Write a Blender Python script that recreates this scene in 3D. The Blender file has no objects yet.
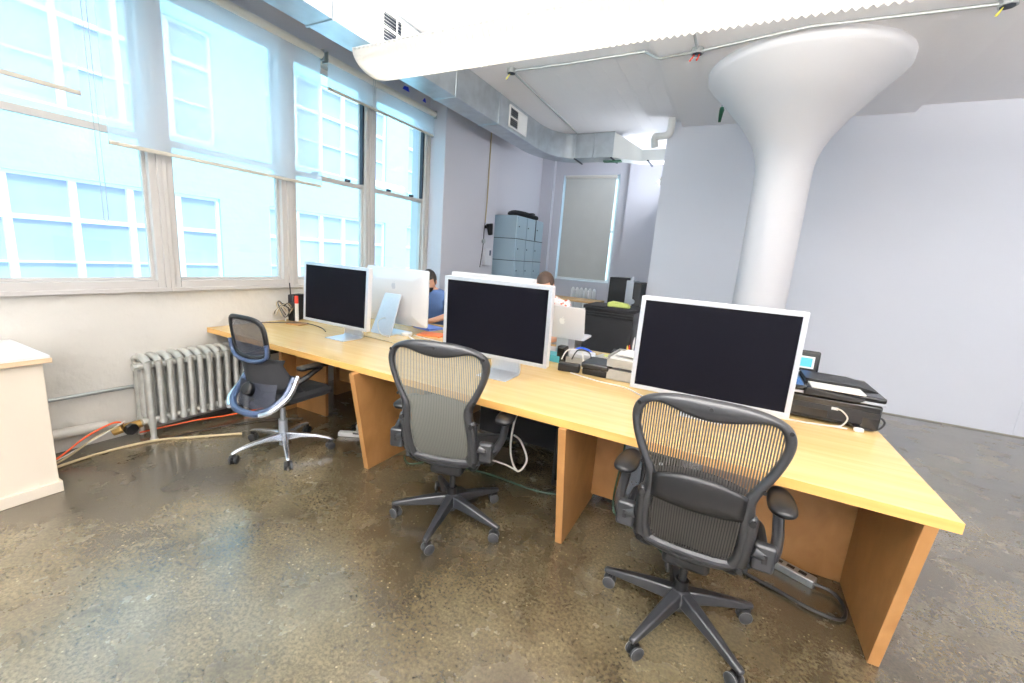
import bpy, bmesh, math, random
from mathutils import Vector, Matrix
random.seed(7)
PI = math.pi
sc = bpy.context.scene
COL = sc.collection

# ------------------------------------------------------------------ camera
cam = bpy.data.cameras.new('camera')
cam.sensor_fit = 'HORIZONTAL'; cam.sensor_width = 36.0
cam.lens = 426.6 / 1024 * 36.0
cam.clip_start = 0.05; cam.clip_end = 200
co = bpy.data.objects.new('camera', cam); COL.objects.link(co)
R_right = Vector((0.88507, 0.45951, 0.07425))
R_down = Vector((0.15459, -0.13974, -0.97805))
R_fwd = Vector((-0.43904, 0.87711, -0.19471))
M3 = Matrix((R_right, -R_down, -R_fwd)).transposed()
co.matrix_world = Matrix.Translation((0, 0, 1.5)) @ M3.to_4x4()
sc.camera = co

# ------------------------------------------------------------------ world, sun, exposure
w = bpy.data.worlds.new('sky'); sc.world = w; w.use_nodes = True
bg = w.node_tree.nodes['Background']
bg.inputs[0].default_value = (0.55, 0.84, 1.0, 1); bg.inputs[1].default_value = 1.25
sl = bpy.data.lights.new('sun', 'SUN'); sl.energy = 1.5; sl.angle = 0.2; sl.color = (0.74, 0.96, 1.0)
so = bpy.data.objects.new('sun', sl); COL.objects.link(so)
so.rotation_euler = Vector((-0.72, 0.12, -0.85)).to_track_quat('-Z', 'Y').to_euler()
sc.view_settings.view_transform = 'Standard'; sc.view_settings.look = 'None'
sc.view_settings.exposure = 1.24; sc.view_settings.gamma = 1.0
sc.view_settings.use_curve_mapping = False
sc.cycles.use_denoising = True
sc.cycles.max_bounces = 9; sc.cycles.diffuse_bounces = 5; sc.cycles.transparent_max_bounces = 16
sc.cycles.sample_clamp_indirect = 2.5

def area(name, loc, size, size_y, power, color, down=True, rot=None):
    l = bpy.data.lights.new(name, 'AREA'); l.shape = 'RECTANGLE'
    l.size = size; l.size_y = size_y; l.energy = power; l.color = color
    o = bpy.data.objects.new(name, l); COL.objects.link(o); o.location = loc
    o.rotation_euler = rot if rot else ((0, 0, 0) if down else (PI, 0, 0))
    return o
LC = (1.0, 0.965, 0.90)
# (the lamps themselves sit in the hanging light builder)

# ------------------------------------------------------------------ materials
def srgb(r, g, b):
    f = lambda c: (c / 255) / 12.92 if c / 255 <= 0.04045 else ((c / 255 + 0.055) / 1.055) ** 2.4
    return (f(r), f(g), f(b), 1)

def mat(name, col, rough=0.5, metal=0.0, spec=0.5, noise=None, bump=None, emit=None, coat=0):
    m = bpy.data.materials.new(name); m.use_nodes = True
    nt = m.node_tree; p = nt.nodes['Principled BSDF']
    p.inputs['Base Color'].default_value = col
    p.inputs['Roughness'].default_value = rough
    p.inputs['Metallic'].default_value = metal
    p.inputs['Specular IOR Level'].default_value = spec
    if coat: p.inputs['Coat Weight'].default_value = coat
    tc = nt.nodes.new('ShaderNodeTexCoord')
    if noise:
        sc_, amt = noise[0], noise[1]
        n = nt.nodes.new('ShaderNodeTexNoise'); n.inputs['Scale'].default_value = sc_
        n.inputs['Detail'].default_value = 5
        if len(noise) > 2:
            mp = nt.nodes.new('ShaderNodeMapping'); mp.inputs['Scale'].default_value = noise[2]
            nt.links.new(tc.outputs['Object'], mp.inputs[0]); nt.links.new(mp.outputs[0], n.inputs['Vector'])
        else:
            nt.links.new(tc.outputs['Object'], n.inputs['Vector'])
        cr = nt.nodes.new('ShaderNodeValToRGB')
        a = [max(0, c * (1 - amt)) for c in col[:3]]; b = [min(1, c * (1 + amt)) for c in col[:3]]
        cr.color_ramp.elements[0].position = 0.3; cr.color_ramp.elements[1].position = 0.7
        cr.color_ramp.elements[0].color = (*a, 1); cr.color_ramp.elements[1].color = (*b, 1)
        nt.links.new(n.outputs['Fac'], cr.inputs[0]); nt.links.new(cr.outputs[0], p.inputs['Base Color'])
    if bump:
        n2 = nt.nodes.new('ShaderNodeTexNoise'); n2.inputs['Scale'].default_value = bump[0]; n2.inputs['Detail'].default_value = 6
        nt.links.new(tc.outputs['Object'], n2.inputs['Vector'])
        bp = nt.nodes.new('ShaderNodeBump'); bp.inputs['Strength'].default_value = bump[1]
        bp.inputs['Distance'].default_value = bump[2] if len(bump) > 2 else 0.01
        nt.links.new(n2.outputs['Fac'], bp.inputs['Height']); nt.links.new(bp.outputs[0], p.inputs['Normal'])
    if emit:
        p.inputs['Emission Color'].default_value = emit[0]; p.inputs['Emission Strength'].default_value = emit[1]
    return m

def floor_mat():
    m = bpy.data.materials.new('stained_concrete'); m.use_nodes = True
    nt = m.node_tree; N = nt.nodes; L = nt.links; p = N['Principled BSDF']
    tc = N.new('ShaderNodeTexCoord')
    def noise(s, d=6, r=0.6, dist=0.0):
        n = N.new('ShaderNodeTexNoise'); n.inputs['Scale'].default_value = s; n.inputs['Detail'].default_value = d
        n.inputs['Roughness'].default_value = r; n.inputs['Distortion'].default_value = dist
        L.new(tc.outputs['Object'], n.inputs['Vector']); return n.outputs['Fac']
    def ramp(f, stops):
        c = N.new('ShaderNodeValToRGB'); e = c.color_ramp.elements
        e[0].position, e[0].color = stops[0]; e[1].position, e[1].color = stops[-1]
        for s in stops[1:-1]:
            k = e.new(s[0]); k.color = s[1]
        L.new(f, c.inputs[0]); return c.outputs[0]
    def mix(f, a, b, t='MIX'):
        x = N.new('ShaderNodeMix'); x.data_type = 'RGBA'; x.blend_type = t
        if isinstance(f, float): x.inputs[0].default_value = f
        else: L.new(f, x.inputs[0])
        L.new(a, x.inputs[6])
        if isinstance(b, tuple): x.inputs[7].default_value = b
        else: L.new(b, x.inputs[7])
        return x.outputs[2]
    base = ramp(noise(0.9, 8, 0.62, 0.4), [(0.3, srgb(46, 39, 30)), (0.46, srgb(80, 71, 54)), (0.6, srgb(108, 99, 78)), (0.75, srgb(128, 120, 100))])
    blot = ramp(noise(2.6, 9, 0.7, 0.8), [(0.3, (0.45, 0.43, 0.40, 1)), (0.55, (1, 1, 1, 1))])
    c = mix(0.75, base, blot, 'MULTIPLY')
    pale = ramp(noise(1.7, 10, 0.72, 1.2), [(0.6, (0, 0, 0, 1)), (0.78, (0.22, 0.22, 0.22, 1))])
    c = mix(pale, c, srgb(172, 170, 160))
    grit = ramp(noise(70, 4, 0.7), [(0.38, (0.42, 0.40, 0.37, 1)), (0.62, (1.35, 1.34, 1.28, 1))])
    c = mix(0.8, c, grit, 'MULTIPLY')
    v = N.new('ShaderNodeTexVoronoi'); v.inputs['Scale'].default_value = 34
    L.new(tc.outputs['Object'], v.inputs['Vector'])
    spk = ramp(v.outputs['Distance'], [(0.10, (1, 1, 1, 1)), (0.17, (0, 0, 0, 1))])
    rsel = ramp(noise(9, 3, 0.5), [(0.48, (0, 0, 0, 1)), (0.6, (0.9, 0.75, 0.75, 1))])
    f = mix(1.0, spk, rsel, 'MULTIPLY')
    c = mix(f, c, srgb(160, 146, 116))
    L.new(c, p.inputs['Base Color'])
    rr = N.new('ShaderNodeMapRange'); rr.inputs['To Min'].default_value = 0.14; rr.inputs['To Max'].default_value = 0.38
    L.new(noise(3.1, 6, 0.6), rr.inputs[0]); L.new(rr.outputs[0], p.inputs['Roughness'])
    bp = N.new('ShaderNodeBump'); bp.inputs['Strength'].default_value = 0.25; bp.inputs['Distance'].default_value = 0.006
    L.new(noise(9, 6, 0.6), bp.inputs['Height']); L.new(bp.outputs[0], p.inputs['Normal'])
    p.inputs['Specular IOR Level'].default_value = 0.9
    p.inputs['Coat Weight'].default_value = 0.45; p.inputs['Coat Roughness'].default_value = 0.22; p.inputs['Coat IOR'].default_value = 1.7
    return m

def wood(name, c1, c2, rough=0.3, axis=(0.5, 9, 9), scale=3.0, coat=0.0):
    m = bpy.data.materials.new(name); m.use_nodes = True
    nt = m.node_tree; N = nt.nodes; L = nt.links; p = N['Principled BSDF']
    tc = N.new('ShaderNodeTexCoord'); mp = N.new('ShaderNodeMapping'); mp.inputs['Scale'].default_value = axis
    n = N.new('ShaderNodeTexNoise'); n.inputs['Scale'].default_value = scale; n.inputs['Detail'].default_value = 8; n.inputs['Distortion'].default_value = 0.6
    L.new(tc.outputs['Object'], mp.inputs[0]); L.new(mp.outputs[0], n.inputs['Vector'])
    cr = N.new('ShaderNodeValToRGB'); e = cr.color_ramp.elements
    e[0].position = 0.3; e[0].color = c1; e[1].position = 0.7; e[1].color = c2
    L.new(n.outputs['Fac'], cr.inputs[0]); L.new(cr.outputs[0], p.inputs['Base Color'])
    p.inputs['Roughness'].default_value = rough; p.inputs['Coat Weight'].default_value = coat
    return m

def mesh_mat(name, col, period, cover, axis='X'):
    """woven suspension fabric: narrow ribs with open slits between them"""
    m = bpy.data.materials.new(name); m.use_nodes = True
    nt = m.node_tree; N = nt.nodes; L = nt.links; p = N['Principled BSDF']; out = N['Material Output']
    p.inputs['Base Color'].default_value = col; p.inputs['Roughness'].default_value = 0.55
    tc = N.new('ShaderNodeTexCoord'); sp = N.new('ShaderNodeSeparateXYZ'); L.new(tc.outputs['Object'], sp.inputs[0])
    a = N.new('ShaderNodeMath'); a.operation = 'MULTIPLY'; a.inputs[1].default_value = 1 / period
    L.new(sp.outputs[axis], a.inputs[0])
    b = N.new('ShaderNodeMath'); b.operation = 'FRACT'; L.new(a.outputs[0], b.inputs[0])
    c = N.new('ShaderNodeMath'); c.operation = 'LESS_THAN'; c.inputs[1].default_value = cover; L.new(b.outputs[0], c.inputs[0])
    tr = N.new('ShaderNodeBsdfTransparent'); mx = N.new('ShaderNodeMixShader')
    L.new(c.outputs[0], mx.inputs[0]); L.new(tr.outputs[0], mx.inputs[1]); L.new(p.outputs[0], mx.inputs[2])
    L.new(mx.outputs[0], out.inputs[0])
    return m

def sheer(name, col, open_, tl=0.6):
    m = bpy.data.materials.new(name); m.use_nodes = True
    nt = m.node_tree; N = nt.nodes; L = nt.links; out = N['Material Output']
    N.remove(N['Principled BSDF'])
    d = N.new('ShaderNodeBsdfDiffuse'); d.inputs[0].default_value = col
    t = N.new('ShaderNodeBsdfTranslucent'); t.inputs[0].default_value = col
    tr = N.new('ShaderNodeBsdfTransparent'); m1 = N.new('ShaderNodeMixShader'); m1.inputs[0].default_value = tl
    L.new(d.outputs[0], m1.inputs[1]); L.new(t.outputs[0], m1.inputs[2])
    m2 = N.new('ShaderNodeMixShader'); m2.inputs[0].default_value = 1 - open_
    L.new(tr.outputs[0], m2.inputs[1]); L.new(m1.outputs[0], m2.inputs[2]); L.new(m2.outputs[0], out.inputs[0])
    return m

def glass_mat(name, tint=(0.97, 1.0, 1.0, 1)):
    m = bpy.data.materials.new(name); m.use_nodes = True
    nt = m.node_tree; N = nt.nodes; L = nt.links; out = N['Material Output']
    N.remove(N['Principled BSDF'])
    tr = N.new('ShaderNodeBsdfTransparent'); tr.inputs[0].default_value = tint
    gl = N.new('ShaderNodeBsdfGlossy'); gl.inputs['Roughness'].default_value = 0.02
    lw = N.new('ShaderNodeLayerWeight'); lw.inputs['Blend'].default_value = 0.5
    pw = N.new('ShaderNodeMath'); pw.operation = 'POWER'; pw.inputs[1].default_value = 5; L.new(lw.outputs['Facing'], pw.inputs[0])
    fr = N.new('ShaderNodeMath'); fr.operation = 'MULTIPLY_ADD'; fr.inputs[1].default_value = .6; fr.inputs[2].default_value = .03; L.new(pw.outputs[0], fr.inputs[0])
    mx = N.new('ShaderNodeMixShader'); L.new(fr.outputs[0], mx.inputs[0]); L.new(tr.outputs[0], mx.inputs[1]); L.new(gl.outputs[0], mx.inputs[2])
    L.new(mx.outputs[0], out.inputs[0])
    return m

def ceiling_mat():
    m = mat('painted_concrete_ceiling', srgb(244, 243, 246), 0.8)
    nt = m.node_tree; N = nt.nodes; L = nt.links; p = N['Principled BSDF']
    tc = N.new('ShaderNodeTexCoord'); sp = N.new('ShaderNodeSeparateXYZ'); L.new(tc.outputs['Object'], sp.inputs[0])
    a = N.new('ShaderNodeMath'); a.operation = 'MULTIPLY'; a.inputs[1].default_value = 6.0; L.new(sp.outputs['X'], a.inputs[0])
    b = N.new('ShaderNodeMath'); b.operation = 'FRACT'; L.new(a.outputs[0], b.inputs[0])
    c = N.new('ShaderNodeMath'); c.operation = 'LESS_THAN'; c.inputs[1].default_value = 0.06; L.new(b.outputs[0], c.inputs[0])
    n = N.new('ShaderNodeTexNoise'); n.inputs['Scale'].default_value = 5; n.inputs['Detail'].default_value = 6; L.new(tc.outputs['Object'], n.inputs['Vector'])
    d = N.new('ShaderNodeMath'); d.operation = 'MULTIPLY'; L.new(c.outputs[0], d.inputs[0]); L.new(n.outputs['Fac'], d.inputs[1])
    e = N.new('ShaderNodeMath'); e.operation = 'SUBTRACT'; L.new(n.outputs['Fac'], e.inputs[0]); L.new(d.outputs[0], e.inputs[1])
    bp = N.new('ShaderNodeBump'); bp.inputs['Strength'].default_value = 0.6; bp.inputs['Distance'].default_value = 0.012
    L.new(e.outputs[0], bp.inputs['Height']); L.new(bp.outputs[0], p.inputs['Normal'])
    return m

MT = dict(
    floor=floor_mat(),
    ceiling=ceiling_mat(),
    slab=mat('drop_panel_paint', srgb(246, 245, 248), 0.75, bump=(4, 0.3, 0.01)),
    wall=mat('white_wall_paint', srgb(224, 227, 236), 0.7, noise=(0.8, 0.02), bump=(6, 0.12, 0.006)),
    plaster=mat('cream_plaster', srgb(212, 208, 200), 0.6, noise=(1.5, 0.03, (1, 1, 3)), bump=(2.2, 0.9, 0.06)),
    pilaster=mat('grey_white_paint', srgb(206, 206, 214), 0.7, bump=(5, 0.2, 0.006)),
    column=mat('white_column_paint', srgb(216, 216, 220), 0.5, bump=(3.5, 0.35, 0.012)),
    frame=mat('window_frame_paint', srgb(196, 192, 188), 0.45),
    dark=mat('dark_track', srgb(40, 48, 62), 0.5),
    glass=glass_mat('window_glass'),
    sheer=sheer('sheer_shade_fabric', (0.93, 0.93, 0.97, 1), 0.6, 0.7),
    blackout=mat('blackout_fabric', srgb(200, 202, 198), 0.8, noise=(3, 0.03)),
    tube=mat('shade_tube_enamel', srgb(222, 218, 210), 0.4),
    bar=mat('shade_bar', srgb(205, 198, 184), 0.4),
    duct=mat('galvanised_steel', srgb(184, 192, 198), 0.32, 0.75, noise=(7, 0.12), bump=(5, 0.1, 0.01)),
    ductlight=mat('bright_galvanised_steel', srgb(222, 224, 222), 0.45, 0.4),
    white=mat('white_enamel', srgb(236, 236, 234), 0.4),
    troughw=sheer('white_corrugated_shade', (0.95, 0.94, 0.92, 1), 0.0, 0.3),
    desk=wood('maple_veneer', srgb(214, 178, 114), srgb(224, 192, 134), 0.25, (0.6, 8, 8), 2.2, 0.15),
    deskedge=wood('maple_edge', srgb(206, 156, 84), srgb(220, 172, 100), 0.4),
    panel=wood('particle_board', srgb(140, 98, 54), srgb(160, 116, 68), 0.5, (1, 1, 0.6), 9),
    screen=mat('screen_black', (0.003, 0.003, 0.005, 1), 0.45, spec=0.03),
    alu=mat('brushed_aluminium', srgb(206, 208, 214), 0.36, 0.55, noise=(60, 0.03)),
    aluw=mat('pale_aluminium', srgb(226, 226, 230), 0.4, 0.25),
    logo=mat('grey_logo', srgb(200, 204, 214), 0.3, 0.3),
    logow=mat('white_logo', srgb(250, 250, 250), 0.3),
    black=mat('black_plastic', srgb(14, 14, 16), 0.42, spec=0.35),
    blackg=mat('gloss_black_plastic', srgb(13, 13, 15), 0.2),
    graph=mat('graphite_plastic', srgb(30, 31, 34), 0.36, noise=(30, 0.1)),
    backing_grey=mat('grey_green_backing', srgb(78, 80, 76), 0.85),  # tone for the dark seen behind the lower chair mesh
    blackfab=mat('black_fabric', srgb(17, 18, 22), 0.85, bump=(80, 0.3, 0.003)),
    bluegrey=mat('blue_grey_plastic', srgb(52, 66, 92), 0.3),
    chrome=mat('polished_aluminium', srgb(214, 218, 226), 0.22, 0.85),
    mesh1=mesh_mat('graphite_mesh', srgb(50, 47, 44), 0.0088, 0.6),
    mesh2=mesh_mat('pewter_mesh', srgb(100, 100, 94), 0.0082, 0.7),
    mesh3=mesh_mat('black_mesh', srgb(28, 32, 44), 0.005, 0.8),
    cast=mat('silver_radiator_paint', srgb(200, 200, 194), 0.36, 0.45, noise=(12, 0.15), bump=(40, 0.15, 0.003)),
    brass=mat('old_brass', srgb(160, 128, 72), 0.4, 0.7),
    pipe=mat('painted_pipe', srgb(212, 208, 200), 0.5),
    emt=mat('steel_conduit', srgb(178, 182, 182), 0.35, 0.7),
    cabinet=mat('cream_laminate', srgb(226, 214, 196), 0.5, noise=(2, 0.02)),
    cabtop=mat('white_laminate', srgb(236, 232, 230), 0.3),
    cabedge=mat('tan_edge', srgb(214, 186, 152), 0.45),
    orange=mat('orange_cable', srgb(226, 92, 36), 0.45),
    cablew=mat('white_cable', srgb(226, 222, 214), 0.45),
    cableb=mat('beige_cable', srgb(186, 168, 132), 0.5),
    cablek=mat('black_cable', srgb(12, 12, 14), 0.5),
    cableg=mat('green_cable', srgb(24, 62, 44), 0.5),
    paper=mat('paper', srgb(232, 230, 226), 0.7),
    orangep=mat('orange_paper', srgb(232, 120, 62), 0.6),
    bluebook=mat('blue_cover', srgb(110, 140, 220), 0.5),
    acrylic=mat('grey_tray_plastic', srgb(170, 168, 162), 0.35, noise=(25, 0.1)),
    locker=mat('locker_steel', srgb(166, 190, 204), 0.35, 0.3),
    bluelit=mat('blue_screen', srgb(60, 140, 220), 0.4, emit=(srgb(60, 140, 220), 0.5)),
    red=mat('red_plastic', srgb(214, 60, 40), 0.4),
    yellow=mat('yellow_plastic', srgb(222, 214, 90), 0.4),
    ygreen=mat('yellow_green_plastic', srgb(190, 200, 110), 0.5),
    bluep=mat('blue_plastic', srgb(44, 96, 220), 0.35),
    tape=mat('blue_tape', srgb(20, 50, 210), 0.6),
    pencil=mat('pencil_orange', srgb(226, 152, 50), 0.5),
    teal=mat('teal_box', srgb(70, 150, 160), 0.5),
    green=mat('green_enamel', srgb(24, 84, 60), 0.4),
    rubber=mat('rubber', srgb(30, 31, 34), 0.6),
    wheelrim=mat('grey_wheel_rim', srgb(120, 120, 120), 0.4),
    skin=mat('skin', srgb(222, 170, 142), 0.55),
    hair=mat('dark_hair', srgb(38, 30, 26), 0.6, bump=(60, 0.5, 0.006)),
    brownhair=mat('brown_hair', srgb(60, 42, 30), 0.6, noise=(30, 0.3), bump=(60, 0.5, 0.006)),
    shirt=mat('blue_shirt', srgb(92, 122, 174), 0.85, noise=(6, 0.1)),
    sleeve=mat('grey_sleeve', srgb(176, 182, 192), 0.85),
    trouser=mat('dark_trousers', srgb(42, 46, 60), 0.85),
    facade=mat('pale_blue_brick_paint', srgb(186, 226, 234), 0.9, noise=(3, 0.04, (1, 1, 6)), bump=(12, 0.4, 0.02)),
    fwhite=mat('white_sash_paint', srgb(250, 252, 252), 0.6),
    fpane=mat('pale_reflecting_pane', srgb(176, 178, 212), 0.25, spec=0.6, noise=(0.7, 0.16)),
    ground=mat('grey_asphalt', srgb(120, 120, 118), 0.9),
    woodshelf=mat('light_wood_shelf', srgb(196, 160, 110), 0.5),
    blade=mat('silver_trim', srgb(190, 196, 204), 0.3, 0.6),
    battery=mat('white_box_plastic', srgb(214, 216, 222), 0.5),
)
def floral():
    m = mat('patterned_shirt', srgb(236, 228, 226), 0.85)
    nt = m.node_tree; N = nt.nodes; L = nt.links; p = N['Principled BSDF']
    tc = N.new('ShaderNodeTexCoord'); v = N.new('ShaderNodeTexVoronoi'); v.inputs['Scale'].default_value = 26
    L.new(tc.outputs['Object'], v.inputs['Vector'])
    cr = N.new('ShaderNodeValToRGB'); e = cr.color_ramp.elements
    e[0].position = 0.28; e[0].color = srgb(214, 92, 58); e[1].position = 0.36; e[1].color = srgb(238, 232, 230)
    L.new(v.outputs['Distance'], cr.inputs[0]); L.new(cr.outputs[0], p.inputs['Base Color'])
    return m
MT['floral'] = floral()

# ------------------------------------------------------------------ mesh helpers
class MB:
    def __init__(s): s.v = []; s.f = []
    def add(s, vs, fs):
        o = len(s.v); s.v += [tuple(v) for v in vs]; s.f += [tuple(i + o for i in f) for f in fs]; return s
    def box(s, x0, x1, y0, y1, z0, z1, M=None):
        vs = [Vector((x, y, z)) for z in (z0, z1) for y in (y0, y1) for x in (x0, x1)]
        if M: vs = [M @ v for v in vs]
        return s.add(vs, [(0, 2, 3, 1), (4, 5, 7, 6), (0, 1, 5, 4), (2, 6, 7, 3), (0, 4, 6, 2), (1, 3, 7, 5)])
    def cbox(s, c, d, M=None):
        return s.box(c[0] - d[0] / 2, c[0] + d[0] / 2, c[1] - d[1] / 2, c[1] + d[1] / 2, c[2] - d[2] / 2, c[2] + d[2] / 2, M)
    def prism(s, pts, axis, a, b):
        """extrude a 2-D outline along axis ('x','y','z') from a to b"""
        n = len(pts)
        def P(p, t): return {'x': (t, p[0], p[1]), 'y': (p[0], t, p[1]), 'z': (p[0], p[1], t)}[axis]
        vs = [P(p, a) for p in pts] + [P(p, b) for p in pts]
        return s.add(vs, [tuple(range(n)), tuple(range(2 * n - 1, n - 1, -1))] + [(i, (i + 1) % n, n + (i + 1) % n, n + i) for i in range(n)])
    def tube(s, pts, r, n=8, closed=False, flat=None):
        pts = [Vector(p) for p in pts]; m = len(pts)
        rs = r if isinstance(r, (list, tuple)) else [r] * m
        rings = []; prev = None
        for i, p in enumerate(pts):
            a = pts[(i - 1) % m] if (closed or i > 0) else p
            b = pts[(i + 1) % m] if (closed or i < m - 1) else p
            t = (b - a).normalized() if (b - a).length > 1e-9 else Vector((0, 0, 1))
            if prev is None:
                ref = Vector((0, 0, 1)) if abs(t.z) < 0.9 else Vector((1, 0, 0))
                u = t.cross(ref).normalized()
            else:
                u = (prev - t * prev.dot(t)).normalized()
            v = t.cross(u).normalized(); prev = u
            f2 = flat if flat else 1.0
            rings.append([p + (u * math.cos(2 * PI * k / n) + v * f2 * math.sin(2 * PI * k / n)) * rs[i] for k in range(n)])
        vs = [q for ring in rings for q in ring]; fs = []
        for i in range(m if closed else m - 1):
            j = (i + 1) % m
            for k in range(n):
                fs.append((i * n + k, i * n + (k + 1) % n, j * n + (k + 1) % n, j * n + k))
        if not closed:
            fs.append(tuple(range(n - 1, -1, -1))); fs.append(tuple((m - 1) * n + k for k in range(n)))
        return s.add(vs, fs)
    def cyl(s, a, b, r0, r1=None, n=20): return s.tube([a, b], [r0, r0 if r1 is None else r1], n)
    def lathe(s, prof, c=(0, 0, 0), n=40, axis='z'):
        vs = []; fs = []; m = len(prof)
        for (r, z) in prof:
            for k in range(n):
                a = 2 * PI * k / n
                x, y = r * math.cos(a), r * math.sin(a)
                q = (x, y, z) if axis == 'z' else ((z, x, y) if axis == 'x' else (x, z, y))
                vs.append((q[0] + c[0], q[1] + c[1], q[2] + c[2]))
        for i in range(m - 1):
            for k in range(n):
                fs.append((i * n + k, i * n + (k + 1) % n, (i + 1) * n + (k + 1) % n, (i + 1) * n + k))
        fs.append(tuple(range(n - 1, -1, -1))); fs.append(tuple((m - 1) * n + k for k in range(n)))
        return s.add(vs, fs)
    def grid(s, P):
        r = len(P); c = len(P[0])
        return s.add([q for row in P for q in row], [(i * c + j, i * c + j + 1, (i + 1) * c + j + 1, (i + 1) * c + j) for i in range(r - 1) for j in range(c - 1)])
    def build(s, name, m, parent=None, bevel=0, sub=0, smooth=True, solid=0, seg=2):
        me = bpy.data.meshes.new(name); me.from_pydata(s.v, [], s.f); me.update()
        bm = bmesh.new(); bm.from_mesh(me); bmesh.ops.recalc_face_normals(bm, faces=bm.faces); bm.to_mesh(me); bm.free()
        o = bpy.data.objects.new(name, me); COL.objects.link(o)
        me.materials.append(MT[m] if isinstance(m, str) else m)
        if smooth:
            me.polygons.foreach_set('use_smooth', [True] * len(me.polygons))
            if not sub: me.set_sharp_from_angle(angle=math.radians(38))
        if solid:
            x = o.modifiers.new('solid', 'SOLIDIFY'); x.thickness = solid; x.offset = 0
        if bevel:
            x = o.modifiers.new('bevel', 'BEVEL'); x.width = bevel; x.segments = seg; x.limit_method = 'ANGLE'; x.angle_limit = math.radians(40)
        if sub:
            x = o.modifiers.new('sub', 'SUBSURF'); x.levels = sub; x.render_levels = sub
        if parent: o.parent = parent
        return o

def smooth_path(P, k=6):
    P = [Vector(p) for p in P]; out = []
    for i in range(len(P) - 1):
        a = P[max(i - 1, 0)]; b = P[i]; c = P[i + 1]; d = P[min(i + 2, len(P) - 1)]
        for j in range(k):
            t = j / k
            out.append(0.5 * ((2 * b) + (c - a) * t + (2 * a - 5 * b + 4 * c - d) * t * t + (3 * b - a - 3 * c + d) * t ** 3))
    out.append(P[-1]); return out
def sm_closed(P, k=5):
    P = [Vector(p) for p in P]; n = len(P); out = []
    for i in range(n):
        a, b, c, d = P[i - 1], P[i], P[(i + 1) % n], P[(i + 2) % n]
        for j in range(k):
            t = j / k
            out.append(0.5 * ((2 * b) + (c - a) * t + (2 * a - 5 * b + 4 * c - d) * t * t + (3 * b - a - 3 * c + d) * t ** 3))
    return out

def tag(o, label=None, cat=None, group=None, kind=None):
    if label: o['label'] = label
    if cat: o['category'] = cat
    if group: o['group'] = group
    if kind: o['kind'] = kind
    return o
def thing(name, label, cat, loc=(0, 0, 0), rz=0, group=None, kind=None):
    o = bpy.data.objects.new(name, None); COL.objects.link(o)
    o.empty_display_size = 0.1
    o.location = loc; o.rotation_euler = (0, 0, rz)
    return tag(o, label, cat, group, kind)
def kids(o): return [c for c in bpy.data.objects if c.parent == o]
def copy_tree(o, parent=None):
    c = o.copy(); COL.objects.link(c)
    if parent: c.parent = parent
    for ch in kids(o): copy_tree(ch, c)
    return c
def dup(o, loc, rz, label, group=None):
    c = copy_tree(o); c.location = loc; c.rotation_euler = (0, 0, rz); c['label'] = label
    if group: c['group'] = group
    return c
def mono(mb, name, m, label, cat, group=None, loc=(0, 0, 0), rz=0, **kw):
    o = mb.build(name, m, **kw); o.location = loc; o.rotation_euler = (0, 0, rz)
    return tag(o, label, cat, group)
def struct(mb, name, m, label, cat='wall', **kw):
    return tag(mb.build(name, m, **kw), label, cat, kind='structure')
def cable(pts, r, m, label, cat='cable', name='cable', group=None, k=8, n=6):
    return mono(MB().tube(smooth_path(pts, k), r, n), name, m, label, cat, group)

# ------------------------------------------------------------------ room shell
WX = -3.8      # window wall face
CZ = 3.42      # ceiling
YN = -4.2      # wall behind the camera
XR = 5.2
struct(MB().box(-4.1, XR + .15, YN - .15, 8.5, -0.12, 0), 'floor', 'floor', 'stained and speckled polished concrete floor', 'floor')
struct(MB().box(-4.1, XR + .15, YN - .15, 8.5, CZ, CZ + .25), 'ceiling', 'ceiling', 'white painted board-marked concrete ceiling', 'ceiling')
struct(MB().box(-0.92, 1.45, 3.87, 6.4, 3.35, CZ), 'trim_1', 'slab', 'thickened white ceiling drop panel above the round column', 'ceiling panel')
# window wall: one long band of windows over a plaster sill wall
P = []
ys = [YN + i * (8.95 / 90) for i in range(91)]
random.seed(3)
rows = [0.0, 0.12, 0.25, 0.38, 0.5, 0.62, 0.74, 0.84, 0.92, 1.0, 1.06]
for z in rows:
    P.append([(WX + (0.008 * math.sin(y * 3.1 + z * 5) + 0.007 * math.sin(y * 7.7 - z * 9) + 0.012 * math.sin(z * 11 + 0.6 * math.sin(y * 1.3))) * (0 if z in (0, 1.06) else 1), y, z) for y in ys])
wl = MB().grid(P)
wl.box(WX - .28, WX - .03, YN, 4.75, 0, 1.075)
struct(wl, 'wall_left', 'plaster', 'rough cream plaster wall below the long window band')
struct(MB().box(WX - .28, WX, YN, 4.75, 3.25, CZ), 'wall_window_head', 'pilaster', 'grey white strip of wall above the long window band')
struct(MB().box(WX - .28, -3.54, 4.75, 6.14, 0, CZ), 'wall_pilaster', 'pilaster', 'projecting white pier right of the long window band', bevel=.01)
struct(MB().box(WX - .28, -3.68, 6.14, 8.2, 0, CZ), 'wall_recess', 'pilaster', 'shadowed white wall behind the grey lockers')
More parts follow.
